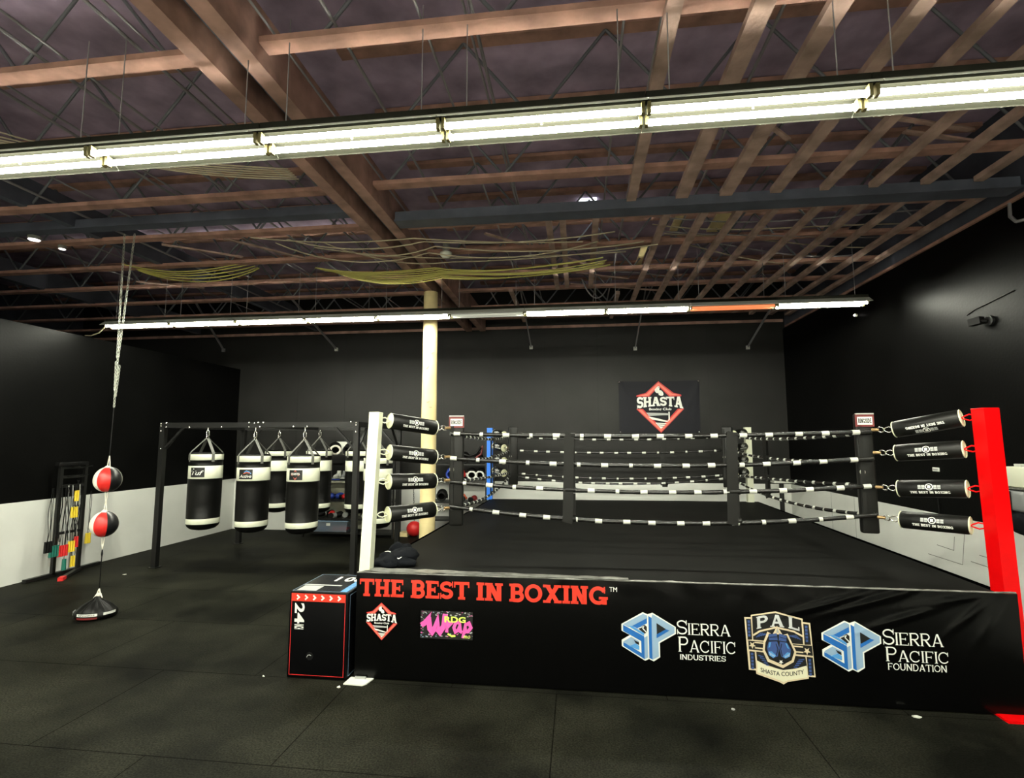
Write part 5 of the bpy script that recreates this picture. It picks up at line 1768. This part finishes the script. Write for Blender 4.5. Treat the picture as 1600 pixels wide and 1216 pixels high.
glove((-5.22, SY - .10, .818), .12, 'red', 'red boxing glove beside the blue gloves', -.3)
glove((-5.52, SY - .12, .418), .13, 'red', 'bright red boxing glove on the shelf above the plastic bin', 1.9)
for i, (x, dy, lab) in enumerate(((-5.80, -.08, 'black boxing glove at the left end above the bin'), (-5.66, .08, 'black boxing glove behind the bright red glove'), (-5.36, -.10, 'black boxing glove right of the bright red glove'), (-5.20, .02, 'black boxing glove at the right end above the bin'), (-4.8, -.05, 'black boxing glove hidden by the rack upright above the bin'))):
    glove((x, SY + dy, .418), .125, 'black', lab, .5 * i)
t = thing('storage_bin', (-5.55, SY - .02, .118), 'clear plastic bin of red and blue gear on the bottom shelf', 'bin')
b = MB('bin')
x0, x1, y0, y1, z0, z1 = -5.98, -5.10, SY - .22, SY + .18, .119, .34
b.add([(x0 + .04, y0 + .03, z0), (x1 - .04, y0 + .03, z0), (x1 - .04, y1 - .03, z0), (x0 + .04, y1 - .03, z0), (x0, y0, z1), (x1, y0, z1), (x1, y1, z1), (x0, y1, z1)], [(3, 2, 1, 0), (0, 1, 5, 4), (1, 2, 6, 5), (2, 3, 7, 6), (3, 0, 4, 7)])
b.build('tub', t)
b = MB('print_pale'); b.rbox(((x0 + x1) / 2, (y0 + y1) / 2, z1 + .012), (x1 - x0 + .03, y1 - y0 + .03, .022), .008); b.build('lid', t)
b = MB('paper'); b.box((-5.55, y0 + .005, .28), (.09, .004, .06)); b.build('paper_label', t)
for (x, m, lab) in ((-5.72, 'blue', 'blue wrap inside the clear bin, left'), (-5.45, 'orange', 'orange cloth inside the clear bin, middle'), (-5.25, 'red', 'red wrap inside the clear bin, right')):
    b = MB(m); b.ball((x, SY - .04, .17), (.12, .11, .05), 14, 8, None, lambda p: p * (1 + .3 * noise.noise(p * 20))); tag(b.build('hand_wrap'), lab, 'cloth')
# pale board leaning behind the shelf
tag(MB('cream_board').box((-5.35, 11.86, .60), (1.3, .03, 1.15)).build('panel_board'), 'pale board leaning on the back wall behind the shelf', 'board')
# second shelf, seen through the left ropes
shelf(-3.25, -1.98, 11.45, 'black gear shelf seen through the ropes left of the blue post', (.42, .80, 1.27, 1.62), 2.35)
S2 = 11.40
headgear((-2.78, S2, 1.29), .14, 'blue', 'blue', 'blue head guard between the pole and the front left corner pad', 0)
headgear((-2.60, S2 - .05, 1.29), .13, 'red', 'red', 'red head guard right beside the blue one by the pole', .2)
headgear((-2.34, S2, 1.29), .13, 'black', 'print_white', 'black and white head guard right of the corner pad', .2)
headgear((-2.12, S2, 1.29), .13, 'black', 'print_white', 'black and white head guard nearest the blue post', -.2)
b = MB('dark_red'); b.tube([(-2.62, 11.26, 1.98), (-2.60, 11.24, 1.80), (-2.45, 11.22, 1.73), (-2.25, 11.22, 1.74), (-2.1, 11.24, 1.85), (-2.07, 11.26, 2.03)], .022, 8)
tag(b.build('strap_loop'), 'dark red strap hanging in a loop over the gear shelf', 'strap')
b = MB('black'); b.tube([(-2.62, 11.2, 2.0), (-2.5, 11.2, 1.85), (-2.35, 11.2, 1.80), (-2.2, 11.2, 1.86), (-2.1, 11.2, 2.0)], .03, 8)
tag(b.build('strap_loop'), 'black strap hanging just inside the dark red loop', 'strap')
glove((-2.52, 11.28, .82), .15, 'orange', 'orange red boxing glove below the ropes left of the blue post', 1.8)
glove((-2.26, 11.24, .82), .12, 'dark_red', 'dark red boxing glove right of the orange one', 1.2)
for x, lab in ((-3.0, 'black head guard on the gear shelf left of the pole'), (-2.5, 'black head guard high on the gear shelf'), (-2.2, 'small black head guard high on the gear shelf at right')):
    headgear((x, S2, 1.64 if x > -2.9 else .82), .13, 'black', 'black', lab, .1)
# ball on a chain behind the ring corner
t = thing('floor_ball', (-3.68, 11.55, 0), 'red ball on a black chain near the wooden pole foot', 'ball')
MB('red').ball((-3.68, 11.55, .17), .17, 20, 14).build('ball', t)
b = MB('black'); links(b, (-3.68, 11.55, .33), (-3.72, 11.55, 1.35), 22); b.build('chain', t)
tag(MB('pole').box((-3.92, 11.62, .04), (.22, .3, .08)).build('wood_block'), 'short wooden block on the floor left of the red ball', 'block')

# ------------------------------------------------------------------ wall banner
BX0, BX1, BZ0, BZ1 = .935, 2.715, 2.315, 3.49
def ban(u, v, l=0.0):
    # u,v in metres from the lower left corner; cloth sags between its four pins
    a, c2 = u / (BX1 - BX0), v / (BZ1 - BZ0)
    fold = 0.0
    for (px, pz, qx, qz, am) in ((0, 1, .26, .35, .012), (1, 1, .80, .3, .012), (1, 1, .9, .1, .010), (0, 1, .2, .05, .008)):
        dx, dz = qx - px, qz - pz
        ln = math.hypot(dx, dz)
        e = abs((a - px) * dz - (c2 - pz) * dx) / ln
        s = ((a - px) * dx + (c2 - pz) * dz) / ln
        if 0 <= s: fold += am * math.exp(-(e / .035) ** 2) * max(0, 1 - s / (ln * 1.2))
    edge = -.012 * math.sin(PI * a) * c2
    return Vector((BX0 + u + .006 * math.sin(PI * c2) * (1 - 2 * a), YB - .016 - fold - .004 * noise.noise(Vector((u * 4, v * 4, 0))) - l, BZ0 + v + edge))
t = thing('wall_banner', ((BX0 + BX1) / 2, YB - .02, BZ0), 'black cloth banner with red diamond logo on the back wall', 'banner')
b = MB('banner')
nx, nz = 60, 40
vs = [ban((BX1 - BX0) * i / nx, (BZ1 - BZ0) * j / nz) for i in range(nx + 1) for j in range(nz + 1)]
b.add(vs, [(i * (nz + 1) + j, (i + 1) * (nz + 1) + j, (i + 1) * (nz + 1) + j + 1, i * (nz + 1) + j + 1) for i in range(nx) for j in range(nz)], True)
bo = b.build('cloth', t)
P = Print(lambda u, v, l: ban(u - BX0, v - BZ0, l + .004)); P.maxe = .06
diamond_logo(P, 1.845, 2.902, .00122, .00126)
P.build('diamond_logo', bo)
for (u, v) in ((.02, 1.15), (1.76, 1.155), (.03, .02), (1.75, .02)):
    p = ban(u, v, .004)
    MB('steel').lathe([(.022, 0), (.020, .008), (0, .012)], p, 10, (0, -1, 0)).build('grommet', t)

# ------------------------------------------------------------------ things on and by the right wall
t = thing('security_camera', (XR - .06, 6.28, 3.45), 'black security camera high on the right wall', 'security camera')
b = MB('black'); b.cyl((XR - .001, 6.24, 3.455), (XR - .03, 6.24, 3.455), .055, 18); b.build('mount', t)
b = MB('black'); b.cyl((XR - .03, 6.25, 3.455), (XR - .06, 6.31, 3.47), .018, 10); b.build('arm', t)
b = MB('black'); b.bar((XR - .05, 6.30, 3.48), (XR - .09, 6.42, 3.47), .075, .08); hd = b.build('camera_head', t)
b = MB('print_grey'); b.lathe([(.02, 0), (.015, .004), (0, .004)], Vector((XR - .09, 6.42, 3.47)), 12, Vector((-.04, .12, -.01))); b.build('lens', hd)
b = MB('black'); b.tube([(XR - .006, 6.58, 3.60), (XR - .006, 6.45, 3.635), (XR - .006, 6.3, 3.65), (XR - .006, 5.9, 3.70)], .006, 5)
tag(b.build('cable'), 'thin black cable on the right wall above the security camera', 'cable')
t = thing('indicator_lamp', (XR - .03, 8.95, 4.17), 'tiny glowing lamp on the right wall below the far light row', 'lamp')
MB('white_enamel').cyl((XR, 8.95, 4.18), (XR - .03, 8.95, 4.18), .025, 12).build('base_plate', t)
MB('small_lamp').ball((XR - .035, 8.95, 4.18), .018, 10, 6).build('lens', t)
def plate(y, z, w, h, label):
    t = thing('wall_plate', (XR - .01, y, z), label, 'plate')
    b = MB('print_white'); b.rbox((XR - .008, y, z), (.012, w, h), .003); b.build('plate', t)
    b = MB('print_grey'); b.box((XR - .0155, y, z), (.003, w * .7, h * .4)); b.build('print', t)
plate(7.33, 1.77, .12, .05, 'small white label plate on the right wall, between the ring rolls')
plate(6.50, 1.70, .08, .035, 'small white label plate on the right wall just left of the red post')
tag(MB('black').cyl((XR - .012, 7.33, 1.40), (XR - .012, 7.33, 1.17), .008, 6).build('cable'), 'short black cable end hanging on the right wall behind the rolls', 'cable')
# pedestal stand behind the ring
t = thing('pedestal_stand', (4.10, 11.3, 0), 'slim black stand with white top beyond the ring at right', 'stand')
MB('tape').rbox((4.10, 11.3, 1.315), (.40, .36, .05), .01).build('top', t)
MB('rack').cyl((4.10, 11.3, .03), (4.10, 11.3, 1.29), .045, 14).build('column', t)
MB('rack').lathe([(.20, 0), (.20, .02), (.06, .05), (0, .05)], (4.10, 11.3, .0), 18).build('base', t)
# dispenser, bag and lead at the right edge of the picture
t = thing('towel_dispenser', (XR - .10, 5.88, 1.66), 'white dispenser box on the right wall at the picture edge', 'dispenser')
MB('white_post').rbox((XR - .09, 5.90, 1.77), (.17, .30, .20), .012).build('cover', t)
MB('tape').box((XR - .09, 5.90, 1.885), (.10, .08, .03)).build('lid', t)
MB('steel').box((XR - .09, 5.90, 1.655), (.19, .34, .02)).build('tray', t)
t = thing('hanging_bag', (XR - .12, 5.86, 1.22), 'dark bag hanging under the white dispenser on the right wall', 'bag')
MB('grey_plastic').rbox((XR - .13, 5.88, 1.53), (.20, .30, .20), .03).build('top_panel', t)
b = MB('fleece'); b.ball((XR - .13, 5.86, 1.33), (.12, .17, .14), 18, 12, None, lambda p: p * (1 + .2 * noise.noise(p * 12))); b.build('pouch', t)
MB('strap').bar((XR - .235, 5.90, 1.63), (XR - .235, 5.90, 1.43), .03, .006, (1, 0, 0)).build('strap', t)
tag(MB('print_grey').tube([(XR - .02, 5.72, 1.22), (XR - .02, 5.68, 1.1), (XR - .02, 5.74, .95), (XR - .02, 5.76, .84), (XR - .02, 5.66, .74)], .006, 6).build('cable'), 'pale lead dangling against the white panel right of the red post', 'cable')
